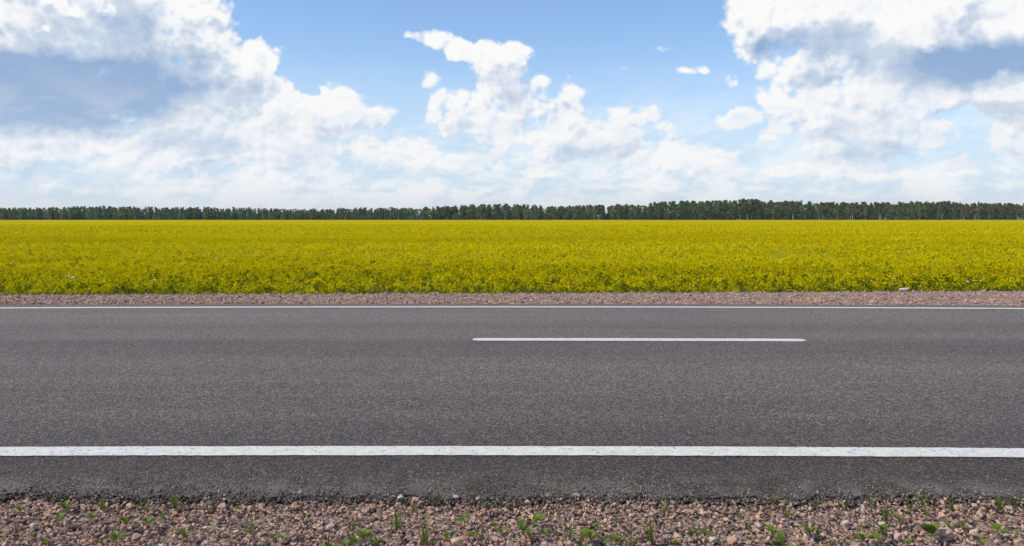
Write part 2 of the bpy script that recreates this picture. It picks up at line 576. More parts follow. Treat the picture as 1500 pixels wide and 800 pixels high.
def stone_material(name, k=1.0):
    m, g, out = mat(name)
    p = pos_of(g)
    c = g.ramp(g.attr('tint'), [(a, tuple(x * k for x in b)) for a, b in STONE_STOPS])
    n = g.noise(p, 150.0, 4.0, 0.65)
    sp = g.noise(p, 420.0, 2.0, 0.6)
    c = g.mix(g.smooth(n, 0.38, 0.72, 0.0, 0.42), c, (0.13, 0.105, 0.09))
    c = g.mix(g.smooth(sp, 0.55, 0.75, 0.0, 0.4), c, (0.46, 0.38, 0.34))
    principled(g, out, c, 0.85, 0.25, bump(g, n, 0.35, 0.004))
    return m


def gravel_bed_material(name, sc, k):
    m, g, out = mat(name)
    p = pos_of(g)
    cell = g.sep(g.voro(p, sc, out='Color'))
    dist = g.voro(p, sc)
    c = g.ramp(cell[0], [(a, tuple(x * k for x in b)) for a, b in STONE_STOPS])
    c = g.mix(g.smooth(g.noise(p, 2.2, 4.0, 0.6), 0.45, 0.7, 0.0, 0.4), c, (0.20, 0.165, 0.14))
    principled(g, out, c, 0.9, 0.2, bump(g, g.m('MULTIPLY', dist, -1.0), 0.9, 0.02))
    return m


M_ASPHALT = asphalt_material()
M_PAINT = paint_material()
M_STONE = stone_material('granite', 1.95)
M_BED = gravel_bed_material('gravel_bed_near', 42.0, 1.0)
M_BEDFAR = gravel_bed_material('gravel_bed_far', 30.0, 1.25)

mg, g_, o_ = mat('soil_and_turf')
pp = pos_of(g_)
cc = g_.ramp(g_.noise(pp, 1.4, 6.0, 0.6), [(0.3, (0.055, 0.075, 0.018)), (0.5, (0.085, 0.10, 0.028)), (0.7, (0.13, 0.115, 0.055))])
principled(g_, o_, cc, 0.95, 0.15, bump(g_, g_.noise(pp, 9.0, 5.0), 0.7, 0.08))
M_SOIL = mg


# ---------------------------------------------------------------- ground, road, lines
def strip(name, xs, cols, m, label, across=None, smooth=True, cat=None):
    """A sheet swept along x: cols is a list of functions x -> (y, z) arrays, front to back."""
    n, k = len(xs), len(cols)
    V = np.zeros((k, n, 3))
    for j, f in enumerate(cols):
        y, z = f(xs)
        V[j, :, 0], V[j, :, 1], V[j, :, 2] = xs, y, z
    I = np.arange(k * n).reshape(k, n)
    F = np.stack([I[:-1, :-1], I[:-1, 1:], I[1:, 1:], I[1:, :-1]], -1).reshape(-1, 4)
    me = np_mesh(name, V.reshape(-1, 3), F, [m], smooth=smooth)
    if across is not None:
        at = me.attributes.new('across', 'FLOAT', 'POINT')
        at.data.foreach_set('value', np.repeat(np.asarray(across, np.float32), n))
    o = link(name, me)
    tag(o, label, cat, kind='structure')
    return o


def spaced(near, step, far, m):
    a = np.arange(-near, near + step / 2, step)
    b = near + (far - near) * (np.linspace(0, 1, m)[1:]) ** 1.8
    return np.concatenate([-b[::-1], a, b])


xs_c = spaced(14, 0.5, 4000, 26)
gcols = [lambda x, d=d, z=z: (np.full_like(x, d), np.full_like(x, z)) for d, z in ((-4000, -1.2), (-60, -0.9), (-3, -0.62), (2.2, -0.30))]
gcols += [lambda x: (D_NEAR + 0.3 + roff(x) * (np.abs(x) < 60), np.full_like(x, -0.30)), lambda x: (D_FAR + roff(x) * (np.abs(x) < 60), np.full_like(x, -0.32)),
          lambda x: (shoulder_end(x) - 0.25, np.full_like(x, -0.26)), lambda x: (shoulder_end(x) + 1.2, np.full_like(x, FIELD_Z))]
gcols += [lambda x, d=d: (np.full_like(x, d), np.full_like(x, FIELD_Z)) for d in (40, 120, 400, 1200, 4000)]
ground = strip('ground', xs_c, gcols, M_SOIL, 'dark soil and low turf lying under the crop and the verges', cat='ground')

xs_r = spaced(7, 0.02, 150, 60)
edge_n = (vnoise(xs_r, 0 * xs_r, 1.3, 1) - 0.5) * 0.06 + (vnoise(xs_r, 0 * xs_r, 9, 2) - 0.5) * 0.05 + (vnoise(xs_r, 0 * xs_r, 33, 3) - 0.5) * 0.05
edge_f = (vnoise(xs_r, 0 * xs_r, 1.1, 4) - 0.5) * 0.10 + (vnoise(xs_r, 0 * xs_r, 6, 5) - 0.5) * 0.06
across = [D_NEAR, D_NEAR + 0.02, D_NEAR + 0.10, D_NEAR + 0.3] + list(np.linspace(D_NEAR + 0.8, D_FAR - 0.5, 26)) + [D_FAR - 0.2, D_FAR]


def road_col(d):
    def f(x):
        k1 = max(0.0, 1 - (d - D_NEAR) / 0.28)
        k2 = max(0.0, 1 - (D_FAR - d) / 0.45)
        y = d + roff(x) + edge_n * k1 + edge_f * k2
        z = crown(d) - 0.022 * k1 ** 2 * (0.4 + vnoise(x, 0 * x, 14, 6))
        return y, z
    return f


rcols = [lambda x: (D_NEAR + 0.012 + roff(x) + edge_n, np.full_like(x, -0.10))] + [road_col(d) for d in across] + \
        [lambda x: (D_FAR + roff(x) + edge_f, np.full_like(x, -0.10))]
road = strip('road', xs_r, rcols, M_ASPHALT, 'grey two-lane asphalt road crossing the picture', across=[D_NEAR] + across + [D_FAR], smooth=False, cat='road')


def painted(name, d, w, x0, x1, label, rough_ends=False, lift=0.004):
    xs = np.arange(x0, x1, 0.02) if x1 - x0 < 30 else spaced(9, 0.03, min(-x0, x1), 50)
    e0 = (vnoise(xs, 0 * xs, 22, 8) - 0.5) * 0.007 + (vnoise(xs, 0 * xs, 3, 9) - 0.5) * 0.004
    e1 = (vnoise(xs, 0 * xs, 20, 10) - 0.5) * 0.007 + (vnoise(xs, 0 * xs, 2.5, 11) - 0.5) * 0.004
    ks = np.linspace(0, 1, 5)
    shrink = np.ones_like(xs)
    if rough_ends:
        shrink = np.clip(np.minimum(xs - x0 + 0.04, x1 - xs + 0.02) / 0.10, 0.25, 1) ** 0.5

    def col(k):
        def f(x):
            off = (k - 0.5) * w * shrink + e0 * (1 - k) + e1 * k
            y = d + off
            # the road's own surface is made of flat facets between its rows: follow those, not the curve
            z = np.interp(y, across, [float(crown(q)) for q in across]) + lift
            return y + roff(x), z
        return f
    return strip(name, xs, [col(k) for k in ks], M_PAINT, label, cat='road marking')


painted('edge_line', D_LINE1, 0.155, -150, 150, 'solid white edge line along the near side of the road')
painted('edge_line', D_LINE2, 0.19, -150, 150, 'solid white edge line along the far side, beside the gravel and crop')
painted('centre_line', D_MID - 0.09, 0.165, -0.39, 2.93, 'single short white dash in the middle of the road', True)

xs_s = spaced(7, 0.1, 150, 40)
strip('near_shoulder', xs_s, [lambda x, d=d: (np.full_like(x, d) + (roff(x) if d > 3 else 0 * x), near_shoulder_z(d) - 0.035 + 0 * x + 0.02 * vnoise(x, 0 * x + d, 3, 3)) for d in (-3.0, 0.5, 2.0, 2.6, 3.0, 3.3, 3.6, D_NEAR + 0.06)],
      M_BED, 'reddish gravel shoulder on the near side of the road', cat='road shoulder')
strip('far_shoulder', xs_s, [lambda x: (D_FAR - 0.06 + roff(x), 0 * x - 0.035), lambda x: (D_FAR + 0.5 + roff(x) * 0.6, 0 * x - 0.012), lambda x: (shoulder_end(x) - 0.4, 0 * x + 0.0),
                             lambda x: (shoulder_end(x), 0 * x - 0.02), lambda x: (shoulder_end(x) + 0.3, 0 * x - 0.14)],
      M_BEDFAR, 'pinkish gravel shoulder between the road and the yellow crop', cat='road shoulder')


# ---------------------------------------------------------------- gravel
def stone_protos(n, npts, seed, flat=0.72):
    rng = np.random.default_rng(seed)
    out = []
    for i in range(n):
        bm = bmesh.new()
        for j in range(npts):
            v = rng.normal(size=3)
            v /= np.linalg.norm(v)
            v = np.sign(v) * np.abs(v) ** 0.8
            v *= rng.uniform(0.8, 1.05) * np.array([1.0, rng.uniform(0.7, 0.9), flat * rng.uniform(0.8, 1.15)])
            bm.verts.new(v * 0.5)
        bmesh.ops.convex_hull(bm, input=list(bm.verts))
        bmesh.ops.delete(bm, geom=[v for v in bm.verts if not v.link_faces], context='VERTS')
        bmesh.ops.triangulate(bm, faces=list(bm.faces))
        bm.verts.index_update()
        V = np.array([v.co[:] for v in bm.verts], np.float32)
        F = np.array([[v.index for v in f.verts] for f in bm.faces], np.int32)
        bm.free()
        out.append((V, F, np.zeros(len(F), np.int32), np.full(len(F), 0.5, np.float32)))
    return out


SP = stone_protos(16, 10, 3, 0.62)
SPF = stone_protos(10, 8, 4)


def stone_tints(n, rng):
    return np.clip(rng.choice([0.05, 0.2, 0.36, 0.5, 0.62, 0.74, 0.88, 1.0], n, p=[0.06, 0.14, 0.26, 0.27, 0.19, 0.06, 0.02, 0.0]) + rng.normal(0, 0.05, n), 0, 1)


def scatter(name, protos, x, y, z, size, rng, m, label, tilt=None, tint=None, cat='gravel'):
    n = len(x)
    rot = rot_rand(n, rng) if tilt is None else tilted(n, rng, tilt)
    which = rng.integers(0, len(protos), n)
    V, F, M, T = bake(protos, which, np.stack([x, y, z], -1), rot, size, stone_tints(n, rng) if tint is None else tint)
    o = link(name, np_mesh(name, V, F, [m], M, {'tint': T}))
    tag(o, label, cat, kind='stuff')
    return o


n = 36000
gx, gd = RNG.uniform(-4.1, 4.1, n), RNG.uniform(2.45, 3.90, n)
gd = np.where(gd > 3.74, gd - 0.04, gd)
size = np.clip(RNG.lognormal(math.log(0.0190), 0.32, n), 0.009, 0.046)
gz = near_shoulder_z(gd) + RNG.normal(-0.012, 0.010, n) + 0.016 * (vnoise(gx, gd, 4, 5) - 0.5)
gy = gd + roff(gx) + (np.interp(gx, xs_r, edge_n) * (gd > 3.4))
scatter('gravel', SP, gx, gy, gz, size, RNG, M_STONE, 'crushed pinkish granite gravel covering the near shoulder', 0.5)

# small grit lying on the asphalt's crumbling near edge, and dark crumbs of asphalt in the gap
mgr, g_, o_ = mat('asphalt_crumb')
principled(g_, o_, g_.ramp(g_.attr('tint'), [(0, (0.036, 0.031, 0.027)), (0.5, (0.112, 0.093, 0.078)), (1, (0.34, 0.29, 0.25))]), 0.85, 0.3)
n = 9000
gx = RNG.uniform(-4.4, 4.4, n)
gd = D_NEAR - 0.04 + np.abs(RNG.normal(0, 0.12, n))
keep = vnoise(gx, gd, 2.2, 12) > 0.18
gx, gd = gx[keep], gd[keep]
en = np.interp(gx, xs_r, edge_n)
lip = crown(gd) - 0.016 * np.clip(1 - (gd - D_NEAR) / 0.28, 0, 1) ** 2
scatter('grit', SPF, gx, gd + roff(gx) + en, np.where(gd > D_NEAR, lip, -0.028), RNG.uniform(0.005, 0.0135, len(gx)), RNG, mgr,
        'fine pale grit lying along the broken asphalt edge', tint=np.clip(RNG.normal(0.60, 0.27, len(gx)), 0, 1))
n = 3600
gx = RNG.uniform(-4.4, 4.4, n)
gd = D_NEAR + RNG.normal(-0.012, 0.036, n)
en = np.interp(gx, xs_r, edge_n)
scatter('asphalt_crumbs', SP, gx, gd + roff(gx) + en, -0.026 + 0.014 * np.clip((gd - D_NEAR) / 0.05 + 0.5, 0, 1) + RNG.normal(0, 0.004, n), RNG.uniform(0.008, 0.022, n), RNG, mgr,
        'dark asphalt crumbs lying along the ragged near edge of the road', tint=np.clip(RNG.normal(0.46, 0.2, n), 0, 1))

# far shoulder
n = 17000
gx = RNG.uniform(-13.5, 13.5, n)
t = RNG.uniform(0, 1, n)
gy = (D_FAR - 0.02 + roff(gx)) * (1 - t) + (shoulder_end(gx) + 0.10) * t
size = np.clip(RNG.lognormal(math.log(0.042), 0.3, n), 0.02, 0.10)
gz = -0.012 + 0.012 * np.sin(t * 3.1) + RNG.normal(-0.006, 0.008, n) - 0.05 * (t > 0.96)
M_STONEFAR = stone_material('granite_far', 1.7)
scatter('gravel', SPF, gx, gy, gz, size, RNG, M_STONEFAR, 'pinkish gravel covering the far shoulder in front of the crop', 0.6,
        tint=np.clip(stone_tints(n, RNG) * 0.8 + 0.14, 0, 1))
# ---------------------------------------------------------------- the yellow crop
M_PETAL = leafy('petals', [(0.0, (0.41, 0.35, 0.002)), (0.4, (0.575, 0.475, 0.002)), (0.75, (0.69, 0.57, 0.003)), (1.0, (0.78, 0.66, 0.005))], 0.35, 0.9, 0.03)
M_STALK = leafy('stalks', [(0.0, (0.13, 0.17, 0.010)), (0.5, (0.235, 0.275, 0.014)), (1.0, (0.35, 0.35, 0.022))], 0.40, 0.8, 0.06)


def fleck(pr, c, s, rng, m, t):
    a = rng.normal(size=3)
    a /= np.linalg.norm(a)
    b = np.cross(a, rng.normal(size=3))
    b /= np.linalg.norm(b)
    c = np.asarray(c)
    pr.add([c + a * s * 0.6, c - a * s * 0.4 + b * s * 0.5, c - a * s * 0.4 - b * s * 0.5], [(0, 1, 2)], m, t)


def crop_plant(seed, heads, per, fs, leaves, h=0.55):
    rng = np.random.default_rng(seed)
    pr = Proto()
    for k in range(heads):
        a = rng.uniform(0, 6.28)
        r = 0.0 if k == 0 else rng.uniform(0.05, 0.13)
        hh = h * (1.0 if k == 0 else rng.uniform(0.80, 0.98))
        x, y = r * math.cos(a), r * math.sin(a)
        bx, by = x * 0.15, y * 0.15
        w = 0.006 + 0.004 * (leaves < 5)
        pr.add([(bx - w, by, 0.12 * (k > 0)), (bx + w, by, 0.12 * (k > 0)), (x, y, hh * 0.93)], [(0, 1, 2)], 1, rng.uniform(0.4, 0.9))
        for j in range(per):
            q = rng.uniform(0, 1)
            z = hh * (0.80 + 0.22 * q)
            rr = 0.045 * (1.1 - 0.75 * q) + 0.3 * fs
            b = rng.uniform(0, 6.28)
            fleck(pr, (x + rr * math.cos(b), y + rr * math.sin(b), z), fs * rng.uniform(0.8, 1.2), rng, 0, np.clip(rng.normal(0.55, 0.2), 0, 1))
    for j in range(leaves):
        a = rng.uniform(0, 6.28)
        z = h * rng.uniform(0.12, 0.72)
        ln = rng.uniform(0.09, 0.17)
        ca, sa = math.cos(a), math.sin(a)
        w = rng.uniform(0.012, 0.028)
        up = rng.uniform(0.2, 0.9) * ln
        pr.add([(0.01 * ca, 0.01 * sa, z), (ca * ln * 0.55 - sa * w, sa * ln * 0.55 + ca * w, z + up), (ca * ln, sa * ln, z + up * 0.8),
                (ca * ln * 0.55 + sa * w, sa * ln * 0.55 - ca * w, z + up)], [(0, 1, 2, 3)], 1, rng.uniform(0.1, 0.8))
    return pr.arr()


def in_field(d0, d1, dens, rng, margin=1.18, extra=2.0):
    wid = lambda d: 0.641 * d * margin + extra
    area = (wid(d0) + wid(d1)) * (d1 - d0)
    n = int(area * dens)
    d = np.sqrt(rng.uniform(0, 1, n) * (d1 * d1 - d0 * d0) + d0 * d0)
    x = rng.uniform(-1, 1, n) * wid(d)
    return x, d


PR, WH, PO, RO, SCA, TI = [], [], [], [], [], []


def crop_zone(protos, d0, d1, dens, smin, smax, zoff=0.0, patch=0.28):
    x, d = in_field(d0, d1, dens, RNG)
    k = vnoise(x, d, 0.9, 21) * 0.4 + vnoise(x, d, 3.1, 22) * 0.6
    keep = RNG.uniform(0, 1, len(x)) < np.clip(1.0 - patch + patch * 2.0 * k, 0.1, 1)
    x, d, k = x[keep], d[keep], k[keep]
    front = shoulder_end(x) + 1.05 + 0.5 * (vnoise(x, 0 * x, 0.8, 30) - 0.5) + 0.35 * (vnoise(x, 0 * x, 3.0, 31) - 0.5)
    keep = d > front
    x, d, k, front = x[keep], d[keep], k[keep], front[keep]
    n = len(x)
    s = RNG.uniform(smin, smax, n) * (0.93 + 0.14 * vnoise(x, d, 0.6, 23)) * np.clip(0.78 + (d - front) * 0.16, 0.7, 1.0)
    b = len(PR)
    PR.extend(protos)
    
    WH.append(RNG.integers(0, len(protos), n) + b)
    PO.append(np.stack([x, d, np.full(n, FIELD_Z + zoff)], -1))
    RO.append(tilted(n, RNG, 0.10))
    SCA.append(s)
    TI.append(np.clip(0.5 + 0.35 * (vnoise(x, d, 0.11, 25) - 0.5) + 0.75 * (vnoise(x * 0.05, d * 0.35, 1.0, 26) - 0.5) + RNG.normal(0, 0.13, n), 0, 1))


crop_zone([crop_plant(100 + i, 3, 11, 0.030, 7) for i in range(8)], 15.0, 26.0, 26, 0.85, 1.18)
crop_zone([crop_plant(200 + i, 3, 6, 0.046, 3) for i in range(8)], 26.0, 62.0, 10.5, 0.9, 1.22)
crop_zone([crop_plant(300 + i, 4, 3, 0.085, 0) for i in range(6)], 62.0, 150.0, 1.1, 0.95, 1.25)
V, F, M, T = bake(PR, np.concatenate(WH), np.concatenate(PO), np.concatenate(RO), np.concatenate(SCA), np.concatenate(TI), 0.7)
tag(link('crop_field', np_mesh('crop_field', V, F, [M_PETAL, M_STALK], M, {'tint': np.clip(T, 0, 1)})),
    'yellow flowering crop filling the wide field up to the forest', 'crop', kind='stuff')

# the closed canopy of the same crop: leaves low down near the road, one mat of flowers farther out
mu, g, out = mat('crop_understorey')
p = pos_of(g)
c = g.ramp(g.noise(p, 5.0, 5.0, 0.65), [(0.3, (0.15, 0.17, 0.010)), (0.5, (0.27, 0.27, 0.012)), (0.68, (0.42, 0.36, 0.012))])
principled(g, out, c, 0.9, 0.1, bump(g, g.noise(p, 14.0, 4.0), 0.8, 0.08))
mc, g, out = mat('crop_canopy')
p = pos_of(g)
big = g.noise(g.v('MULTIPLY', p, (0.5, 1.0, 1.0)), 0.035, 5.0, 0.6)
mid = g.noise(g.v('MULTIPLY', p, (0.6, 1.0, 1.0)), 0.5, 5.0, 0.65)
v = g.m('MULTIPLY_ADD', mid, 0.55, g.m('MULTIPLY', big, 0.55))
c = g.ramp(v, [(0.34, (0.22, 0.20, 0.003)), (0.46, (0.345, 0.295, 0.002)), (0.56, (0.40, 0.33, 0.002)), (0.70, (0.45, 0.33, 0.002))])
principled(g, out, c, 1.0, 0.0, bump(g, g.noise(p, 1.6, 5.0, 0.6), 0.7, 0.3))


def sheet(name, d0, d1, rows, z, amp, m, label):
    ds = d0 + (d1 - d0) * np.linspace(0, 1, rows) ** 1.7
    us = np.linspace(-1, 1, 181)
    D, Uu = np.meshgrid(ds, us, indexing='ij')
    X = Uu * (D * 0.78 + 8)
    Zz = z(D) + amp * (vnoise(X, D, 0.5, 41) + vnoise(X, D, 1.3, 42) - 1.0)
    if d0 < 20:
        D = np.maximum(D, shoulder_end(X) + 1.3)
    I = np.arange(D.size).reshape(D.shape)
    Fq = np.stack([I[:-1, :-1], I[:-1, 1:], I[1:, 1:], I[1:, :-1]], -1).reshape(-1, 4)
    o = link(name, np_mesh(name, np.stack([X, D, Zz], -1).reshape(-1, 3), Fq, [m], smooth=True))
    tag(o, label, 'crop', kind='stuff')


sheet('crop_understorey', 15.2, 75, 60, lambda D: FIELD_Z + 0.14 + 0.24 * np.clip((D - 15) / 8, 0, 1), 0.06, mu, 'dense green leaves and stalks under the yellow flowers')
sheet('crop_canopy', 58, 672, 150, lambda D: FIELD_Z + 0.36 + 0.14 * np.clip((D - 58) / 90, 0, 1), 0.07, mc, 'far part of the yellow crop as one even mat of flowers')

# rough grass between the gravel and the crop
M_GRASS = leafy('verge_grass', [(0.0, (0.06, 0.095, 0.012)), (0.45, (0.115, 0.155, 0.02)), (0.78, (0.19, 0.185, 0.04)), (1.0, (0.24, 0.14, 0.08))], 0.35)


def grass_clump(seed, n, h, w, spread):
    rng = np.random.default_rng(seed)
    pr = Proto()
    for i in range(n):
        a, r = rng.uniform(0, 6.28), spread * math.sqrt(rng.uniform())
        x, y = r * math.cos(a), r * math.sin(a)
        ln = h * rng.uniform(0.45, 1.0)
        b = rng.uniform(0, 6.28)
        dx, dy = math.cos(b), math.sin(b)
        lean = rng.uniform(0.05, 0.45) * ln
        c = rng.uniform(0, 6.28)
        ux, uy = math.cos(c) * w, math.sin(c) * w
        t = float(np.clip(rng.normal(0.42, 0.2), 0, 1))
        pr.add([(x - ux, y - uy, 0), (x + ux, y + uy, 0), (x + dx * lean * 0.4 + ux * 0.8, y + dy * lean * 0.4 + uy * 0.8, ln * 0.6),
                (x + dx * lean * 0.4 - ux * 0.8, y + dy * lean * 0.4 - uy * 0.8, ln * 0.6), (x + dx * lean, y + dy * lean, ln)],
               [(0, 1, 2, 3), (3, 2, 4)], 0, t)
    return pr.arr()


n = 4200
x = RNG.uniform(-15, 15, n)
t = RNG.uniform(0, 1, n)
y = shoulder_end(x) - 0.10 + 1.6 * t ** 0.9 + 0.45 * (vnoise(x, 0 * x, 1.1, 33) - 0.5) + 0.2 * (vnoise(x, 0 * x, 5.0, 34) - 0.5)
over = y - shoulder_end(x)
z = np.where(over < 0.0, -0.02, np.clip(-0.02 - 0.40 * over / 0.9, FIELD_Z, 0))
stray = RNG.uniform(0, 1, n) < 0.05                       # a few clumps out on the gravel and by the asphalt
y = np.where(stray, np.where(RNG.uniform(0, 1, n) < 0.5, D_FAR + roff(x) + RNG.uniform(0.0, 0.25, n), shoulder_end(x) - RNG.uniform(0.1, 1.2, n)), y)
z = np.where(stray, -0.015, z)
s = RNG.uniform(0.5, 1.1, n) * np.where(stray, 0.12, np.clip(0.22 + 0.6 * over, 0.15, 1.1)) * (0.75 + 0.5 * vnoise(x, y, 0.9, 35))
V, F, M, T = bake([grass_clump(50 + i, 9, 0.50, 0.006, 0.09) for i in range(6)], RNG.integers(0, 6, n), np.stack([x, y, z], -1), tilted(n, RNG, 0.08), s,
                  np.clip(vnoise(x, y, 0.7, 37) + RNG.normal(0, 0.12, n), 0, 1), 0.8)
tag(link('verge_grass', np_mesh('verge_grass', V, F, [M_GRASS], M, {'tint': np.clip(T, 0, 1)})), 'rough dark grass at the foot of the yellow crop', 'grass', kind='stuff')

# ---------------------------------------------------------------- the forest
TOPS_X = [-300, -40, 0, 50, 100, 160, 250, 300, 350, 400, 450, 500, 550, 600, 650, 680, 720, 770, 800, 850, 880, 920, 950, 970, 1000, 1050, 1100, 1150, 1200, 1250, 1350, 1390, 1410, 1470, 1500, 1560, 1900]
TOPS_Y = [303, 304, 304.5, 305, 303, 302.5, 304, 303.5, 303.5, 306, 306, 305, 304.5, 304, 302, 300, 299, 299.5, 301.5, 301, 299.5, 299.5, 299, 295.5, 294.5, 294, 292, 294.5, 296, 296.5, 296, 295, 298, 298, 297.5, 298, 300]


def tree_height(px, d):
    return (HOR - np.interp(px, TOPS_X, TOPS_Y)) / FPX * d + EYE - FIELD_Z


M_LEAF_DARK = leafy('leaves_dark', [(0.0, (0.0536, 0.1046, 0.0643)), (0.5, (0.0966, 0.1709, 0.0886)), (1.0, (0.1608, 0.2536, 0.1044))], 0.48)
M_LEAF_GREEN = leafy('leaves_green', [(0.0, (0.0821, 0.1422, 0.0390)), (0.5, (0.1587, 0.2462, 0.0647)), (1.0, (0.2736, 0.3693, 0.0970))], 0.48)
M_LEAF_OLIVE = leafy('leaves_olive', [(0.0, (0.1031, 0.1258, 0.0367)), (0.5, (0.1788, 0.2062, 0.0575)), (1.0, (0.2866, 0.2640, 0.0838))], 0.48)
M_LEAF_BROWN = leafy('leaves_brown', [(0.0, (0.0993, 0.1015, 0.0432)), (0.5, (0.1661, 0.1604, 0.0646)), (1.0, (0.2438, 0.2241, 0.0907))], 0.48)
mbk, g, out = mat('bark_dark')
p = g.n('ShaderNodeTexCoord').outputs['Object']
principled(g, out, g.ramp(g.noise(g.v('MULTIPLY', p, (6, 6, 1)), 2.0, 4), [(0.3, (0.05, 0.042, 0.034)), (0.7, (0.11, 0.092, 0.075))]), 0.9, 0.2)
mbp, g, out = mat('bark_pale')
p = g.n('ShaderNodeTexCoord').outputs['Object']
principled(g, out, g.ramp(g.noise(g.v('MULTIPLY', p, (2, 2, 1)), 3.0, 4), [(0.36, (0.10, 0.09, 0.08)), (0.46, (0.40, 0.38, 0.35)), (0.7, (0.52, 0.50, 0.46))]), 0.8, 0.2)


def tube(pr, pts, rad, m=0, seg=5, t=0.5):
    ring = []
    for i, (p, r) in enumerate(zip(pts, rad)):
        p = np.asarray(p, float)
        q = np.asarray(pts[min(i + 1, len(pts) - 1)], float) - np.asarray(pts[max(i - 1, 0)], float)
        q /= np.linalg.norm(q)
        u = np.cross(q, (0.3, 1, 0.1))
        u /= np.linalg.norm(u)
        v = np.cross(q, u)
        ring.append([p + r * (u * math.cos(2 * math.pi * k / seg) + v * math.sin(2 * math.pi * k / seg)) for k in range(seg)])
    V = [v for r in ring for v in r]
    F = [(i * seg + k, i * seg + (k + 1) % seg, (i + 1) * seg + (k + 1) % seg, (i + 1) * seg + k) for i in range(len(pts) - 1) for k in range(seg)]
    pr.add(V, F, m, t)


def tree_arrays(kind, seed, leaves, big=1.45):
    """Trunk and crown of a tree 1 unit... metres tall: 12 m nominal, scaled to need."""
    rng = np.random.default_rng(seed)
    tr, cr = Proto(), Proto()
    H = 12.0
    bend = rng.normal(0, 0.25, 2)
    axis = lambda z: np.array([bend[0] * (z / H) ** 2, bend[1] * (z / H) ** 2, z])
    zs = [0, 3, 6, 9, 11.2]
    r0 = {'spruce': 0.16, 'broadleaf': 0.17, 'birch': 0.15, 'aspen': 0.14}[kind]
    tube(tr, [axis(z) for z in zs], [r0 * (1.05 - 0.95 * z / H) for z in zs])
    for j in range(7):
        z = H * rng.uniform(0.35, 0.8)
        a = rng.uniform(0, 6.28)
        ln = rng.uniform(0.9, 1.7)
        b = axis(z)
        tube(tr, [b, b + np.array([math.cos(a) * ln * 0.5, math.sin(a) * ln * 0.5, ln * 0.35]), b + np.array([math.cos(a) * ln, math.sin(a) * ln, ln * 0.9])], [0.055, 0.035, 0.012], seg=3)

    def leaf(c, s, t, droop=0.0):
        a = rng.normal(size=3)
        a /= np.linalg.norm(a)
        b = np.cross(a, rng.normal(size=3))
        b /= np.linalg.norm(b)
        cr.add([c + a * s * 0.6, c - a * s * 0.4 + b * s * 0.45, c - a * s * 0.4 - b * s * 0.45], [(0, 1, 2)], 0, t)
    if kind == 'spruce':
        tiers = 15
        for k in range(tiers):
            z = H * (0.10 + 0.88 * k / (tiers - 1))
            rr = 1.75 * (1 - (z / H)) ** 0.85 + 0.10
            for j in range(max(4, int(leaves / tiers * (0.35 + 1.1 * (1 - k / tiers))))):
                a = rng.uniform(0, 6.28)
                q = rr * rng.uniform(0.25, 1.0)
                leaf(axis(z) + np.array([math.cos(a) * q, math.sin(a) * q, -0.35 * q + rng.normal(0, 0.14)]), big * rng.uniform(0.35, 0.62), np.clip(0.45 + rng.normal(0, 0.2), 0, 1))
    else:
        lo, hi, wid, ncl = {'broadleaf': (0.08, 0.97, 2.3, 20), 'birch': (0.40, 1.0, 1.6, 16), 'aspen': (0.20, 0.99, 1.75, 18)}[kind]
        for k in range(ncl):
            q = (k + rng.uniform(0, 1)) / ncl
            z = H * (lo + (hi - lo) * q)
            prof = math.sin(math.pi * min(max(q * 0.86 + 0.12, 0), 1)) ** 0.7
            a = rng.uniform(0, 6.28)
            rr = wid * prof * rng.uniform(0.15, 0.85) * (1.0 if q < 0.6 else 1.0 - 0.9 * (q - 0.6))
            c = axis(z) + np.array([math.cos(a) * rr, math.sin(a) * rr, 0])
            cs = rng.uniform(0.45, 1.0) * (0.45 + 0.6 * prof) * (1.0 if q < 0.75 else 0.7)
            ct = np.clip(0.5 + rng.normal(0, 0.15), 0, 1)
            for j in range(leaves // ncl):
                v = rng.normal(size=3)
                v *= cs * rng.uniform(0.3, 1.0) ** 0.4 / np.linalg.norm(v)
                v[2] *= 0.85
                leaf(c + v, big * rng.uniform(0.30, 0.55), np.clip(ct + rng.normal(0, 0.13), 0, 1))
    return tr.arr(), cr.arr()


KIND = {'spruce': ('spruce_tree', M_LEAF_DARK, mbk), 'broadleaf': ('broadleaf_tree', M_LEAF_GREEN, mbk), 'birch': ('birch_tree', M_LEAF_BROWN, mbp), 'aspen': ('aspen_tree', M_LEAF_OLIVE, mbp),
        'darkleaf': ('broadleaf_tree', M_LEAF_DARK, mbk)}
PROTO = {}
for ki, kk in enumerate(KIND):
    base = 'broadleaf' if kk == 'darkleaf' else kk
    PROTO[kk] = []
    for i in range(4):
        (tv, tf, tm, tt), (cv, cf, cm_, ct) = tree_arrays(base, 900 + ki * 20 + i, 460)
        PROTO[kk].append((np_mesh('trunk', tv, tf, [KIND[kk][2]], None), np_mesh('crown', cv, cf, [KIND[kk][1]], None, {'tint': ct})))

STRETCH = [(-99, 150, 'far left end'), (150, 420, 'left stretch'), (420, 640, 'stretch left of middle'), (640, 800, 'rise in the middle'), (800, 960, 'stretch right of middle'),
           (960, 1180, 'tallest stretch'), (1180, 1380, 'right stretch'), (1380, 1999, 'far right end')]
LOOK = {'spruce': 'dark pointed spruce', 'broadleaf': 'round green leafy tree', 'birch': 'pale-trunked birch with brownish crown', 'aspen': 'olive-crowned tree with pale trunk',
        'darkleaf': 'dark bushy leafy tree'}


def kinds_at(px):
    """Which trees grow where along the forest's edge."""
    k = ['spruce', 'darkleaf', 'broadleaf', 'aspen', 'birch']
    w = np.array([np.interp(px, [0, 400, 800, 1000, 1200, 1500], v) for v in ([.34, .30, .22, .16, .14, .12], [.40, .28, .18, .14, .06, .04], [.30, .38, .30, .24, .12, .06],
                                                                             [.03, .08, .20, .26, .30, .30], [.03, .04, .12, .20, .38, .48])])
    return k, w / w.sum()


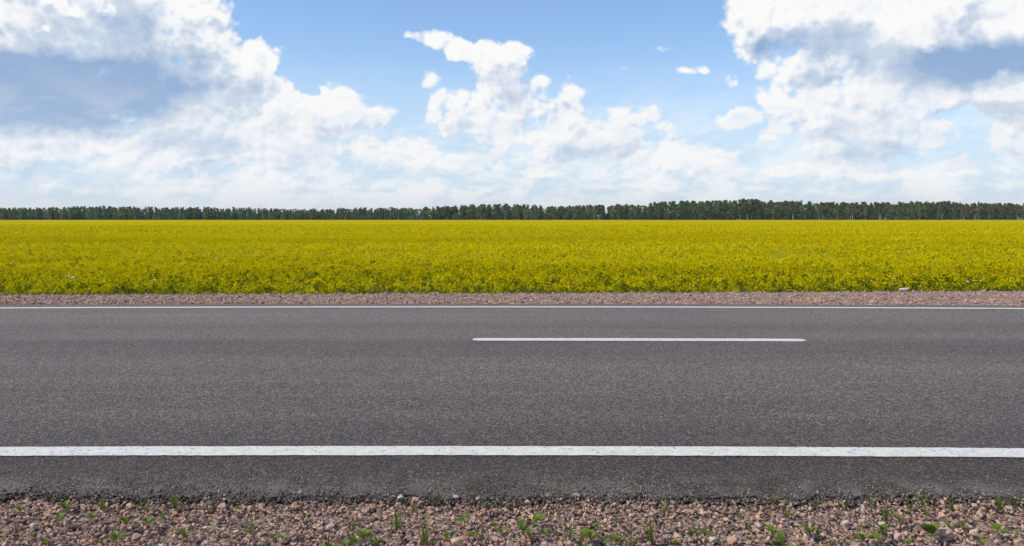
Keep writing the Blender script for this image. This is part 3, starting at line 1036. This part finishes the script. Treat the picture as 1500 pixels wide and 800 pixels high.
D_TREES = 650.0
ORD = ['first', 'second', 'third', 'fourth', 'fifth', 'sixth', 'seventh', 'eighth', 'ninth', 'tenth', 'eleventh', 'twelfth', 'thirteenth', 'fourteenth', 'fifteenth', 'sixteenth',
       'seventeenth', 'eighteenth', 'nineteenth', 'twentieth', 'twenty-first', 'twenty-second', 'twenty-third', 'twenty-fourth', 'twenty-fifth', 'twenty-sixth']
SEEN = {}


def tree_label(kk, where):
    k = SEEN.get((kk, where), 0)
    SEEN[(kk, where)] = k + 1
    return f'{ORD[k]} {LOOK[kk]} from the left, {where} of forest edge'


NT = 262
rngt = np.random.default_rng(77)
pxs = np.linspace(-26, 1526, NT) + rngt.normal(0, 4.0, NT)
for i, px in enumerate(pxs):
    d = D_TREES + rngt.uniform(0, 26)
    ks, w = kinds_at(px)
    kk = ks[rngt.choice(5, p=w)]
    h = float(tree_height(px, d)) * (rngt.uniform(0.80, 1.02) + 0.10 * (rngt.uniform() < 0.07)) * (0.95 if kk in ('darkleaf', 'broadleaf') else 1.0)
    x = (px - 750) / FPX * d
    where = [s for a, b, s in STRETCH if a <= px < b][0]
    e = empty(KIND[kk][0], (x, d, FIELD_Z), rngt.uniform(0, 6.28))
    sx = h / 12 * rngt.uniform(1.1, 1.95)
    e.scale = (sx, sx, h / 12)
    tm, cm_ = PROTO[kk][rngt.integers(0, 4)]
    link('trunk', tm, e)
    link('crown', cm_, e)
    tag(e, tree_label(kk, where), 'tree', f'{LOOK[kk]}s, {where} of the forest edge')

# low bushes standing out at the forest's foot
BUSHES = [(128, 306.5, 'pale green round tree standing forward at the left of the tree line', 1.0), (141, 307, 'bright leafy tree beside the pale round tree, left tree line', 0.9),
          (167, 308, 'mid green bushy tree in front of dark trees, left tree line', 0.9), (198, 313, 'small round pale green bush standing alone before the dark trees', 1.2),
          (225, 315.5, 'low yellow-green bush just right of the small round bush', 1.2), (262, 312, 'pale green bush low in the left tree line', 1.1), (488, 312, 'yellow-green bush at the foot of the dark trees', 1.2),
          (506, 311, 'round green bush close to the yellow-green bush', 1.1), (655, 318, 'flat low pale bush peeping over the field before the rise', 2.4), (677, 319.5, 'lowest bush, barely above the yellow field', 2.6)]
for px, top, lab, wide in BUSHES:
    d = D_TREES - 6 - rngt.uniform(0, 3)
    h = (HOR - top) / FPX * d + EYE - FIELD_Z
    e = empty('leafy_bush', ((px - 750) / FPX * d, d, FIELD_Z), rngt.uniform(0, 6.28))
    e.scale = (h / 12 * wide, h / 12 * wide, h / 12)
    tm, cm_ = PROTO['broadleaf'][rngt.integers(0, 4)]
    link('trunk', tm, e)
    link('crown', cm_, e)
    tag(e, lab, 'bush')

# the wood behind the edge trees
PRF, KI = [], []
MATS = [mbk, mbp, M_LEAF_DARK, M_LEAF_GREEN, M_LEAF_OLIVE, M_LEAF_BROWN]
CM = {'spruce': 2, 'darkleaf': 2, 'broadleaf': 3, 'aspen': 4, 'birch': 5}
order = list(KIND)
for ki, kk in enumerate(order):
    base = 'broadleaf' if kk == 'darkleaf' else kk
    for i in range(3):
        (tv, tf, tm, tt), (cv, cf, cm_, ct) = tree_arrays(base, 1500 + ki * 20 + i, 150, 2.3)
        tv, tf = tv[:25], tf[:40]
        tm = np.full(len(tf), 1 if kk in ('birch', 'aspen') else 0)
        PRF.append((np.concatenate([tv, cv]), np.concatenate([tf, cf + len(tv)]), np.concatenate([tm, cm_ * 0 + CM[kk]]), np.concatenate([tt[:len(tf)], ct])))
nf = 1700
px = rngt.uniform(-420, 1920, nf)
d = D_TREES + 12 + 75 * rngt.uniform(0, 1, nf) ** 1.1
wh = np.array([order.index(kinds_at(p)[0][rngt.choice(5, p=kinds_at(p)[1])]) * 3 + rngt.integers(0, 3) for p in px])
h = tree_height(px, d) * rngt.uniform(0.80, 1.03, nf)
V, F, M, T = bake(PRF, wh, np.stack([(px - 750) / FPX * d, d, np.full(nf, FIELD_Z)], -1), rot_z(rngt.uniform(0, 6.28, nf)), np.stack([h / 12 * 1.75, h / 12 * 1.75, h / 12], -1),
                  rngt.uniform(0, 1, nf), 0.5)
tag(link('forest', np_mesh('forest', V, F, MATS, M, {'tint': np.clip(T, 0, 1)})), 'dense mixed wood behind the edge trees, closing the horizon', 'forest', kind='stuff')
# its undergrowth
nb = 1000
px = rngt.uniform(-420, 1920, nb)
d = D_TREES + rngt.uniform(2, 50, nb)
h = rngt.uniform(3.0, 7.0, nb)
V, F, M, T = bake(PRF[order.index('darkleaf') * 3:order.index('darkleaf') * 3 + 3], rngt.integers(0, 3, nb), np.stack([(px - 750) / FPX * d, d, np.full(nb, FIELD_Z)], -1),
                  rot_z(rngt.uniform(0, 6.28, nb)), np.stack([h / 12 * 3.0, h / 12 * 3.0, h / 12 * 1.15], -1), rngt.uniform(0, 1, nb), 0.5)
tag(link('undergrowth', np_mesh('undergrowth', V, F, MATS, M, {'tint': np.clip(T, 0, 1)})), 'dark undergrowth filling the gaps at the forest foot', 'undergrowth', kind='stuff')

# ---------------------------------------------------------------- the air
bm = bmesh.new()
bmesh.ops.create_cube(bm, size=1.0)
bmesh.ops.scale(bm, vec=(8400, 8400, 26.0), verts=bm.verts)
bmesh.ops.translate(bm, vec=(0, 0, 10.6), verts=bm.verts)
me = bpy.data.meshes.new('haze')
bm.to_mesh(me)
bm.free()
mh, g, out = mat('haze')
pv = g.n('ShaderNodeVolumePrincipled')
pv.inputs['Color'].default_value = (0.90, 0.94, 1.0, 1)
pv.inputs['Density'].default_value = 0.00007
g.nt.links.new(pv.outputs[0], out.inputs['Volume'])
me.materials.append(mh)
tag(link('haze', me), 'thin summer haze over the field, softening the far forest', kind='stuff')
# ---------------------------------------------------------------- weeds in the near gravel
M_WEED = leafy('weed_leaf', [(0.0, (0.055, 0.095, 0.012)), (0.5, (0.105, 0.165, 0.020)), (1.0, (0.185, 0.235, 0.035))], 0.4, 0.5, 0.3)
M_BLADE = leafy('weed_blade', [(0.0, (0.060, 0.110, 0.014)), (0.5, (0.125, 0.185, 0.026)), (0.85, (0.24, 0.25, 0.05)), (1.0, (0.30, 0.20, 0.09))], 0.4, 0.5, 0.3)


def on_gravel(px, py, z=0.012):
    """Where a pixel of the near shoulder lies on the gravel."""
    d = 3.5
    for _ in range(6):
        zz = float(near_shoulder_z(d)) if d < D_NEAR else 0.0
        d = FPX * (EYE - zz - z * (d < D_NEAR)) / (py - HOR)
    x = (px - 750) / FPX * d
    return x, d, (float(near_shoulder_z(d)) + z - 0.012 if d < D_NEAR else float(crown(d)) - 0.004)


def leaf_mesh(seed, ratio=0.62):
    """An ovate leaf 1 unit long with a fold along its midrib."""
    rng = np.random.default_rng(seed)
    prof = [0.06, 0.55, 0.95, 1.0, 0.78, 0.40, 0.03]
    V, F = [], []
    arch = rng.uniform(0.15, 0.45)
    twist = rng.uniform(-0.15, 0.15)
    for i, wv in enumerate(prof):
        t = i / (len(prof) - 1)
        z = arch * math.sin(t * 2.6) * 0.6
        hw = ratio * 0.5 * wv * rng.uniform(0.9, 1.1)
        V += [(t, -hw, z + hw * (0.35 + twist)), (t, 0, z), (t, hw, z + hw * (0.35 - twist))]
    for i in range(len(prof) - 1):
        for k in (0, 1):
            a = i * 3 + k
            F.append((a, a + 1, a + 4, a + 3))
    return np_mesh('leaf', V, F, [M_WEED], None, {'tint': np.full(len(F), rng.uniform(0.25, 0.9))}, smooth=True)


def blade_mesh(seed):
    rng = np.random.default_rng(seed)
    V, F = [], []
    lean = rng.uniform(0.1, 0.55)
    for i in range(6):
        t = i / 5
        hw = 0.035 * (1 - t ** 1.6) + 0.002
        V += [(lean * t * t, -hw, t * (1 - 0.25 * lean * t)), (lean * t * t + 0.012 * (1 - t), 0, t * (1 - 0.25 * lean * t)), (lean * t * t, hw, t * (1 - 0.25 * lean * t))]
    for i in range(5):
        for k in (0, 1):
            a = i * 3 + k
            F.append((a, a + 1, a + 4, a + 3))
    return np_mesh('blade', V, F, [M_BLADE], None, {'tint': np.full(len(F), float(np.clip(rng.normal(0.5, 0.22), 0, 1)))}, smooth=True)


def stem_mesh(name, seed, r0=0.012):
    rng = np.random.default_rng(seed)
    pr = Proto()
    b = rng.normal(0, 0.05, 2)
    tube(pr, [(b[0] * t * t, b[1] * t * t, t) for t in (-0.1, 0.3, 0.65, 1.0)], [r0, r0 * 0.85, r0 * 0.7, r0 * 0.5], seg=5)
    V, F, M, T = pr.arr()
    return np_mesh(name, V, F, [M_BLADE], None, {'tint': np.full(len(F), rng.uniform(0.4, 0.8))}, smooth=True)


def head_mesh(seed):
    """A loose seed head: small grains round the top of a stem, 1 unit long."""
    rng = np.random.default_rng(seed)
    pr = Proto()
    for i in range(46):
        t = rng.uniform(0, 1)
        a = rng.uniform(0, 6.28)
        r = 0.16 * (1 - 0.7 * t)
        fleck(pr, (r * math.cos(a), r * math.sin(a), t), 0.13, rng, 0, float(np.clip(rng.normal(0.75, 0.15), 0, 1)))
    V, F, M, T = pr.arr()
    return np_mesh('seed_head', V, F, [M_BLADE], None, {'tint': T})


LEAVES = [leaf_mesh(10 + i, 0.50 + 0.05 * i) for i in range(6)]
BLADES = [blade_mesh(30 + i) for i in range(8)]
STEMS = [stem_mesh('stem', 50 + i, 0.03) for i in range(3)]
TALLS = [stem_mesh('stalk', 60 + i, 0.012) for i in range(3)]
HEADS = [head_mesh(70 + i) for i in range(3)]
rw = np.random.default_rng(5)


def child(name, me, par, loc, rot, sc):
    o = link(name, me, par, loc)
    o.rotation_euler = rot
    o.scale = sc if isinstance(sc, tuple) else (sc, sc, sc)
    return o


def broadleaf(px, py, size, label, group=None, nl=None):
    """size: width in photo pixels."""
    x, d, z = on_gravel(px, py)
    s = 1.1 * size * d / FPX
    e = empty('broadleaf_weed', (x, d, z), rw.uniform(0, 6.28))
    child('stem', STEMS[rw.integers(0, 3)], e, (0, 0, -0.004), (0, 0, 0), (s * 0.6, s * 0.6, s * 0.36))
    nl = nl or int(rw.integers(4, 7))
    for k in range(nl):
        a = 6.28 * k / nl + rw.uniform(-0.4, 0.4)
        hz = s * rw.uniform(0.12, 0.34)
        child('leaf', LEAVES[rw.integers(0, 6)], e, (0.03 * s * math.cos(a), 0.03 * s * math.sin(a), hz), (rw.uniform(-0.3, 0.3), rw.uniform(-0.75, 0.0), a), s * rw.uniform(0.42, 0.68))
    tag(e, label, 'weed', group)
    return e


def tuft(px, py, size, label, group=None, nb=None):
    """size: height in photo pixels."""
    x, d, z = on_gravel(px, py)
    s = 1.1 * size * d / FPX
    e = empty('grass_tuft', (x, d, z), rw.uniform(0, 6.28))
    nb = (nb or int(rw.integers(6, 11))) + 3
    for k in range(nb):
        a = rw.uniform(0, 6.28)
        q = s * rw.uniform(0.55, 1.08)
        child('blade', BLADES[rw.integers(0, 8)], e, (0.10 * s * math.cos(a), 0.10 * s * math.sin(a), -0.004), (0, rw.uniform(-0.1, 0.35), a), (q * 0.9, max(q * 1.15, 0.045), q))
    tag(e, label, 'grass', group)
    return e


def stalk(px, py, size, label, head=True):
    x, d, z = on_gravel(px, py)
    s = size * d / FPX
    e = empty('tall_weed', (x, d, z), rw.uniform(0, 6.28))
    child('stalk', TALLS[rw.integers(0, 3)], e, (0, 0, 0), (rw.uniform(-0.08, 0.08), rw.uniform(-0.08, 0.08), 0), s)
    for k in range(4):
        a = rw.uniform(0, 6.28)
        q = s * rw.uniform(0.22, 0.36)
        child('blade', BLADES[rw.integers(0, 8)], e, (0, 0, s * rw.uniform(0.02, 0.45)), (0, rw.uniform(0.1, 0.5), a), (q, max(q, 0.04), q))
    if head:
        child('seed_head', HEADS[rw.integers(0, 3)], e, (0, 0, s * 0.72), (0, 0, 0), s * 0.34)
    tag(e, label, 'weed')
    return e


B, T_, S_ = broadleaf, tuft, stalk
# each one the photograph lets you find
B(87, 766, 24, 'bright broad-leaved weed standing clear among the stones near the left corner')
B(185, 770, 25, 'bright leafy weed, left one of the close pair in the left gravel')
B(218, 770, 25, 'bright leafy weed, right one of the close pair in the left gravel')
B(236, 757, 17, 'small leafy weed just behind the close pair of leafy weeds')
B(136, 760, 18, 'blue-green low weed between the left corner weed and the close pair')
B(170, 797, 30, 'large round-leaved weed at the bottom edge, left gravel')
B(150, 799, 16, 'little weed touching the large round-leaved one at the bottom edge')
B(70, 799, 18, 'weed cut by the bottom edge close to the left corner')
B(29, 748, 17, 'dark green small weed close to the left edge, midway down the gravel')
B(95, 746, 20, 'yellowish low weed a little behind the bright left corner weed')
B(269, 788, 25, 'double-leaved weed with an orange stone at its left side')
B(401, 788, 19, 'two-leaved seedling, left of the two standing side by side below the dash')
B(415, 789, 15, 'smaller two-leaved seedling, right of the two side by side')
B(535, 791, 30, 'largest bright leaf cluster at the bottom edge left of centre', nl=7)
B(551, 797, 22, 'leafy weed at the right flank of the bright bottom cluster')
B(520, 799, 20, 'leafy weed at the left flank of the bright bottom cluster')
B(505, 800, 18, 'leafy weed farthest left in the bright bottom cluster')
B(680, 765, 22, 'sparse weed with thin leaves beside the thin tall stalk')
B(694, 785, 20, 'pale grey-green rosette in front of the thin tall stalk')
B(722, 771, 14, 'small dark weed right of the thin tall stalk, upper of two')
B(735, 779, 14, 'small dark weed right of the thin tall stalk, lower of two')
B(655, 789, 16, 'low grey-green weed left of a flat orange stone')
B(637, 798, 13, 'tiny round weed at the bottom edge left of the flat orange stone')
B(787, 766, 24, 'bright weed with upright leaves on the back of the green patch')
B(765, 778, 26, 'leafy weed on the left of the green patch right of centre', nl=7)
B(776, 785, 20, 'leafy weed in front of the green patch right of centre')
B(866, 793, 29, 'big broad-leaved weed at the bottom edge right of centre')
B(885, 795, 20, 'medium leafy weed touching the big broad-leaved one on its right')
B(875, 772, 15, 'small dark green weed behind the big broad-leaved one')
B(905, 798, 22, 'spreading weed at the bottom edge beside the grass stems')
B(1034, 785, 20, 'dark leafy weed in the gravel below the right end of the dash')
B(1022, 785, 15, 'yellow-green leaf pair left of the dark leafy weed')
B(1131, 783, 24, 'tall bright leaved weed, upper of the bright clump at right', nl=6)
B(1146, 797, 23, 'tall bright leaved weed, lower right of the bright clump at right', nl=6)
B(1135, 800, 20, 'bright leaved weed at the bottom edge, lower left of the bright clump')
B(1187, 782, 22, 'narrow leafy weed right of the bright clump')
B(1198, 784, 15, 'smaller narrow weed next to the narrow leafy weed')
B(1292, 783, 26, 'olive leafy weed with dark shade under it, right gravel')
B(1285, 792, 22, 'green weed in front of the olive leafy one')
B(1264, 795, 24, 'low spreading weed at the bottom edge left of the olive weed')
B(1260, 778, 14, 'yellowish weed beside a yellow-brown stone')
B(1317, 763, 19, 'grey-green two-leaf weed on top of the stones, right gravel')
B(1364, 786, 32, 'dense rounded green weed, the fullest one at the right', nl=8)
B(1390, 773, 14, 'small dark weed right of and behind the fullest one')
B(1411, 770, 15, 'single bright green leaf standing between pink stones')
B(1462, 783, 22, 'dark leafy weed near the right edge')
B(1332, 797, 18, 'weed at the bottom edge between the olive and the fullest weeds')
B(796, 780, 16, 'thin dark weed on the right of the green patch')

T_(150, 742, 22, 'brownish-green tuft rising over the asphalt edge at left')
T_(216, 744, 18, 'yellow-green tuft at the asphalt edge right of the brownish tuft')
T_(256, 739, 24, 'widest tuft along the left asphalt edge, leaning both ways', nb=12)
T_(308, 746, 14, 'yellowish tuft beside a pale rounded stone at left')
T_(24, 776, 20, 'pale yellow grass tuft near the left edge')
T_(366, 775, 26, 'single tall grass sprig left of the two-leaved seedlings', nb=4)
T_(274, 757, 18, 'thin dry sprig above the double-leaved weed', nb=4)
T_(581, 768, 32, 'tallest narrow green tuft left of centre', nb=9)
T_(515, 772, 24, 'yellow-green tuft left of the tallest narrow tuft')
T_(482, 800, 26, 'dark spiky grass at the bottom edge left of the bright cluster', nb=8)
T_(622, 790, 30, 'spreading olive tuft left of the grey-green rosette', nb=11)
T_(642, 733, 22, 'upright tuft at the asphalt edge left of the tall flowering stalk')
T_(952, 788, 34, 'tall spiky grass in the gravel right of centre', nb=10)
T_(925, 794, 30, 'pair of thin grass stems beside the tall spiky grass', nb=5)
T_(850, 799, 26, 'upright grass beside the big broad-leaved weed', nb=7)
T_(970, 750, 22, 'brownish tuft of dry grass in front of the asphalt edge, right of centre', nb=10)
T_(1094, 770, 20, 'yellow-brown tuft below the right end of the dash', nb=7)
T_(1012, 779, 20, 'olive tuft left of the yellow-green leaf pair', nb=7)
T_(835, 783, 26, 'thin grass between the green patch and the big broad-leaved weed', nb=6)
T_(1465, 742, 26, 'yellow-green tuft at the asphalt edge near the right edge', nb=10)
T_(1485, 738, 28, 'tallest tuft at the asphalt edge, closest to the right edge', nb=8)
T_(1332, 740, 22, 'wide leaning tuft at the asphalt edge, right part', nb=11)
T_(1352, 736, 18, 'tuft lying sideways at the asphalt edge beside the wide leaning one', nb=8)
T_(1395, 744, 20, 'green tuft on the gravel edge right of the leaning tufts', nb=8)
T_(1357, 752, 18, 'narrow bright tuft below the leaning tufts', nb=6)
T_(1297, 757, 24, 'brown and green tuft behind the grey-green two-leaf weed', nb=9)
T_(1275, 738, 20, 'upright sprig at the asphalt edge above the brown and green tuft', nb=6)
T_(1197, 737, 16, 'low green tuft at the asphalt edge with a pale stone in front', nb=8)
T_(1152, 752, 22, 'tuft above the bright clump at right', nb=8)
T_(1132, 735, 20, 'grass rising over the asphalt above the bright clump', nb=7)
T_(1216, 799, 24, 'dark thin grass at the bottom edge right of the bright clump', nb=6)
S_(690, 736, 40, 'tall flowering stalk standing up in front of the road left of centre')
S_(706, 800, 78, 'longest thin stalk of all, bare and brownish', False)
S_(936, 736, 26, 'stalk with pale yellow flower head at the asphalt edge right of centre')
S_(819, 727, 22, 'faint thin stalk against the asphalt right of the long bare stalk')
S_(1090, 734, 24, 'thin stalk at the asphalt edge under the right end of the dash')
for i_, (px, py) in enumerate(((11, 742), (75, 732), (205, 737), (322, 724), (380, 728), (430, 736), (555, 723), (594, 737), (606, 743), (735, 738), (894, 734), (885, 745), (1027, 731), (1100, 744), (1240, 736), (1425, 740))):
    T_(px, py, rw.uniform(10, 16), f'{ORD[i_]} small grass sprout from the left along the broken asphalt edge', 'small sprouts along the asphalt edge', nb=5)
for i_, (px, py) in enumerate(sorted(((226, 800), (5, 790), (450, 763), (819, 749), (48, 786), (330, 784), (905, 762), (1055, 796), (1100, 790), (1240, 765), (1440, 795), (1490, 778), (985, 794), (60, 756), (350, 745), (1170, 797)))):
    B(px, py, rw.uniform(9, 14), f'{ORD[i_]} from the left of the small lone seedlings in the near gravel', 'small scattered seedlings in the near gravel', nl=4)

# bigger stones that stand out from the gravel
ROCKS = [(608, 729, 12, 0.60, 'pink upright stone leaning on the asphalt edge left of centre'), (668, 726, 10, 0.66, 'smooth tan stone by the asphalt edge, right of the pink upright one'),
         (669, 792, 21, 0.80, 'flat orange stone, widest in the gravel, near the bottom'), (700, 728, 9, 0.85, 'small pale stone at the foot of the tall flowering stalk'),
         (192, 739, 9, 0.80, 'bright orange stone behind the close pair of leafy weeds'), (256, 782, 8, 0.82, 'orange stone touching the double-leaved weed'),
         (326, 739, 12, 0.85, 'pale rounded stone near the asphalt edge, left part'), (200, 785, 15, 0.45, 'grey-mauve stone beside the large round-leaved weed'),
         (47, 768, 13, 0.85, 'whitish stone left of the bright left corner weed'), (1290, 769, 18, 0.85, 'light grey slab stone under the grey-green two-leaf weed'),
         (1384, 779, 22, 0.62, 'big tan stone right of the fullest weed'), (1427, 778, 15, 0.66, 'light pink stone left of the dark leafy weed by the right edge'),
         (1238, 764, 14, 0.85, 'pale stone lying above the low spreading weed'), (1427, 738, 10, 0.66, 'pink stone on the asphalt edge near the right tufts'),
         (1316, 784, 14, 0.62, 'pinkish stone between olive and fullest weeds'), (773, 733, 9, 0.80, 'small orange stone on the gravel rim just right of centre'),
         (843, 724, 14, 0.50, 'brown stone lying up on the asphalt edge right of centre'), (1072, 790, 17, 0.74, 'long orange-pink stone below the right end of the dash'),
         (1045, 788, 14, 0.85, 'grey stone right of the dark leafy weed'), (484, 770, 13, 0.66, 'round light pink stone left of the yellow-green tuft'),
         (470, 773, 12, 0.50, 'dull brown stone beside the round light pink one'), (587, 723, 11, 0.85, 'pale grey stone on the asphalt edge, left of the pink upright one')]
big_protos = stone_protos(8, 20, 91)
for i, (px, py, w, t, lab) in enumerate(ROCKS):
    x, d, z = on_gravel(px, py, 0.02)
    s = w * d / FPX * 1.1
    V, F, M, T = big_protos[i % 8]
    me = np_mesh('stone', V, F, [M_STONE], None, {'tint': np.full(len(F), t)})
    o = link('stone', me, None, (x, d, z + s * 0.12))
    o.scale = (s, s, s * 0.9)
    o.rotation_euler = (rw.uniform(-.3, .3), rw.uniform(-.3, .3), rw.uniform(-.5, .5))
    tag(o, lab, 'stone')


# ---------------------------------------------------------------- odd things along the far side
def flat_stone(x, y, z, w, dp, h, label, t):
    V, F, M, T = big_protos[3]
    o = link('stone', np_mesh('stone', V, F, [M_STONEFAR], None, {'tint': np.full(len(F), t)}), None, (x, y, z))
    o.scale = (w, dp, h)
    tag(o, label, 'stone')


xx = 1325 - 750
dd = float(shoulder_end(xx / FPX * 14)) - 0.02
flat_stone(xx / FPX * dd, dd, 0.03, 0.22, 0.14, 0.09, 'pale beige flat stone on the far gravel rim against the crop', 1.0)
xx = 1365 - 750
e = empty('grass_tuft', (xx / FPX * 12.75, 12.75, -0.01))
for k in range(9):
    a = rw.uniform(0, 6.28)
    q = rw.uniform(0.06, 0.12)
    child('blade', BLADES[rw.integers(0, 8)], e, (0.03 * math.cos(a), 0.03 * math.sin(a), 0), (0, rw.uniform(0, .5), a), (q, q * 1.4, q))
tag(e, 'lone green tuft growing in the far gravel at right', 'grass')

mwh, g, out = mat('white_florets')
principled(g, out, (0.86, 0.83, 0.72), 0.8, 0.2)


def umbel_mesh(seed):
    rng = np.random.default_rng(seed)
    pr = Proto()
    for i in range(40):
        a, r = rng.uniform(0, 6.28), 0.030 * math.sqrt(rng.uniform())
        fleck(pr, (r * math.cos(a), r * math.sin(a), 0.02 - 4 * r * r), 0.016, rng, 0, 0.5)
    V, F, M, T = pr.arr()
    return np_mesh('flower_head', V, F, [mwh])


UMB = [umbel_mesh(i) for i in range(3)]
for px, py, s, lab in ((107, 410, 1.0, 'white flower head in the crop front, brightest at far left'), (101, 407, 0.7, 'small white flower above left of the brightest white one'),
                       (226, 413, 0.7, 'whitish flower in the crop front right of the bright white pair'), (1310, 411, 0.7, 'single white flower standing in the crop above the pale flat stone'),
                       (1417, 415, 0.75, 'left white flower of the low row at right'), (1425, 414, 0.65, 'second white flower of the low row at right'), (1436, 414, 0.75, 'right white flower of the low row at right'),
                       (1276, 414, 0.5, 'tiny white flower left of the single white one')):
    d = 15.0 + 0.3 * (px > 1000)
    x = (px - 750) / FPX * d
    z = EYE - (py - HOR) / FPX * d + 0.03
    e = empty('white_wildflower', (x, d, FIELD_Z + 0.02))
    hgt = z - FIELD_Z - 0.02
    child('stem', TALLS[0], e, (0, 0, 0), (0, 0, 0), (0.4, 0.4, hgt))
    child('flower_head', UMB[rw.integers(0, 3)], e, (0, 0, hgt), (0.5, 0, 0), s)
    tag(e, lab, 'flower')
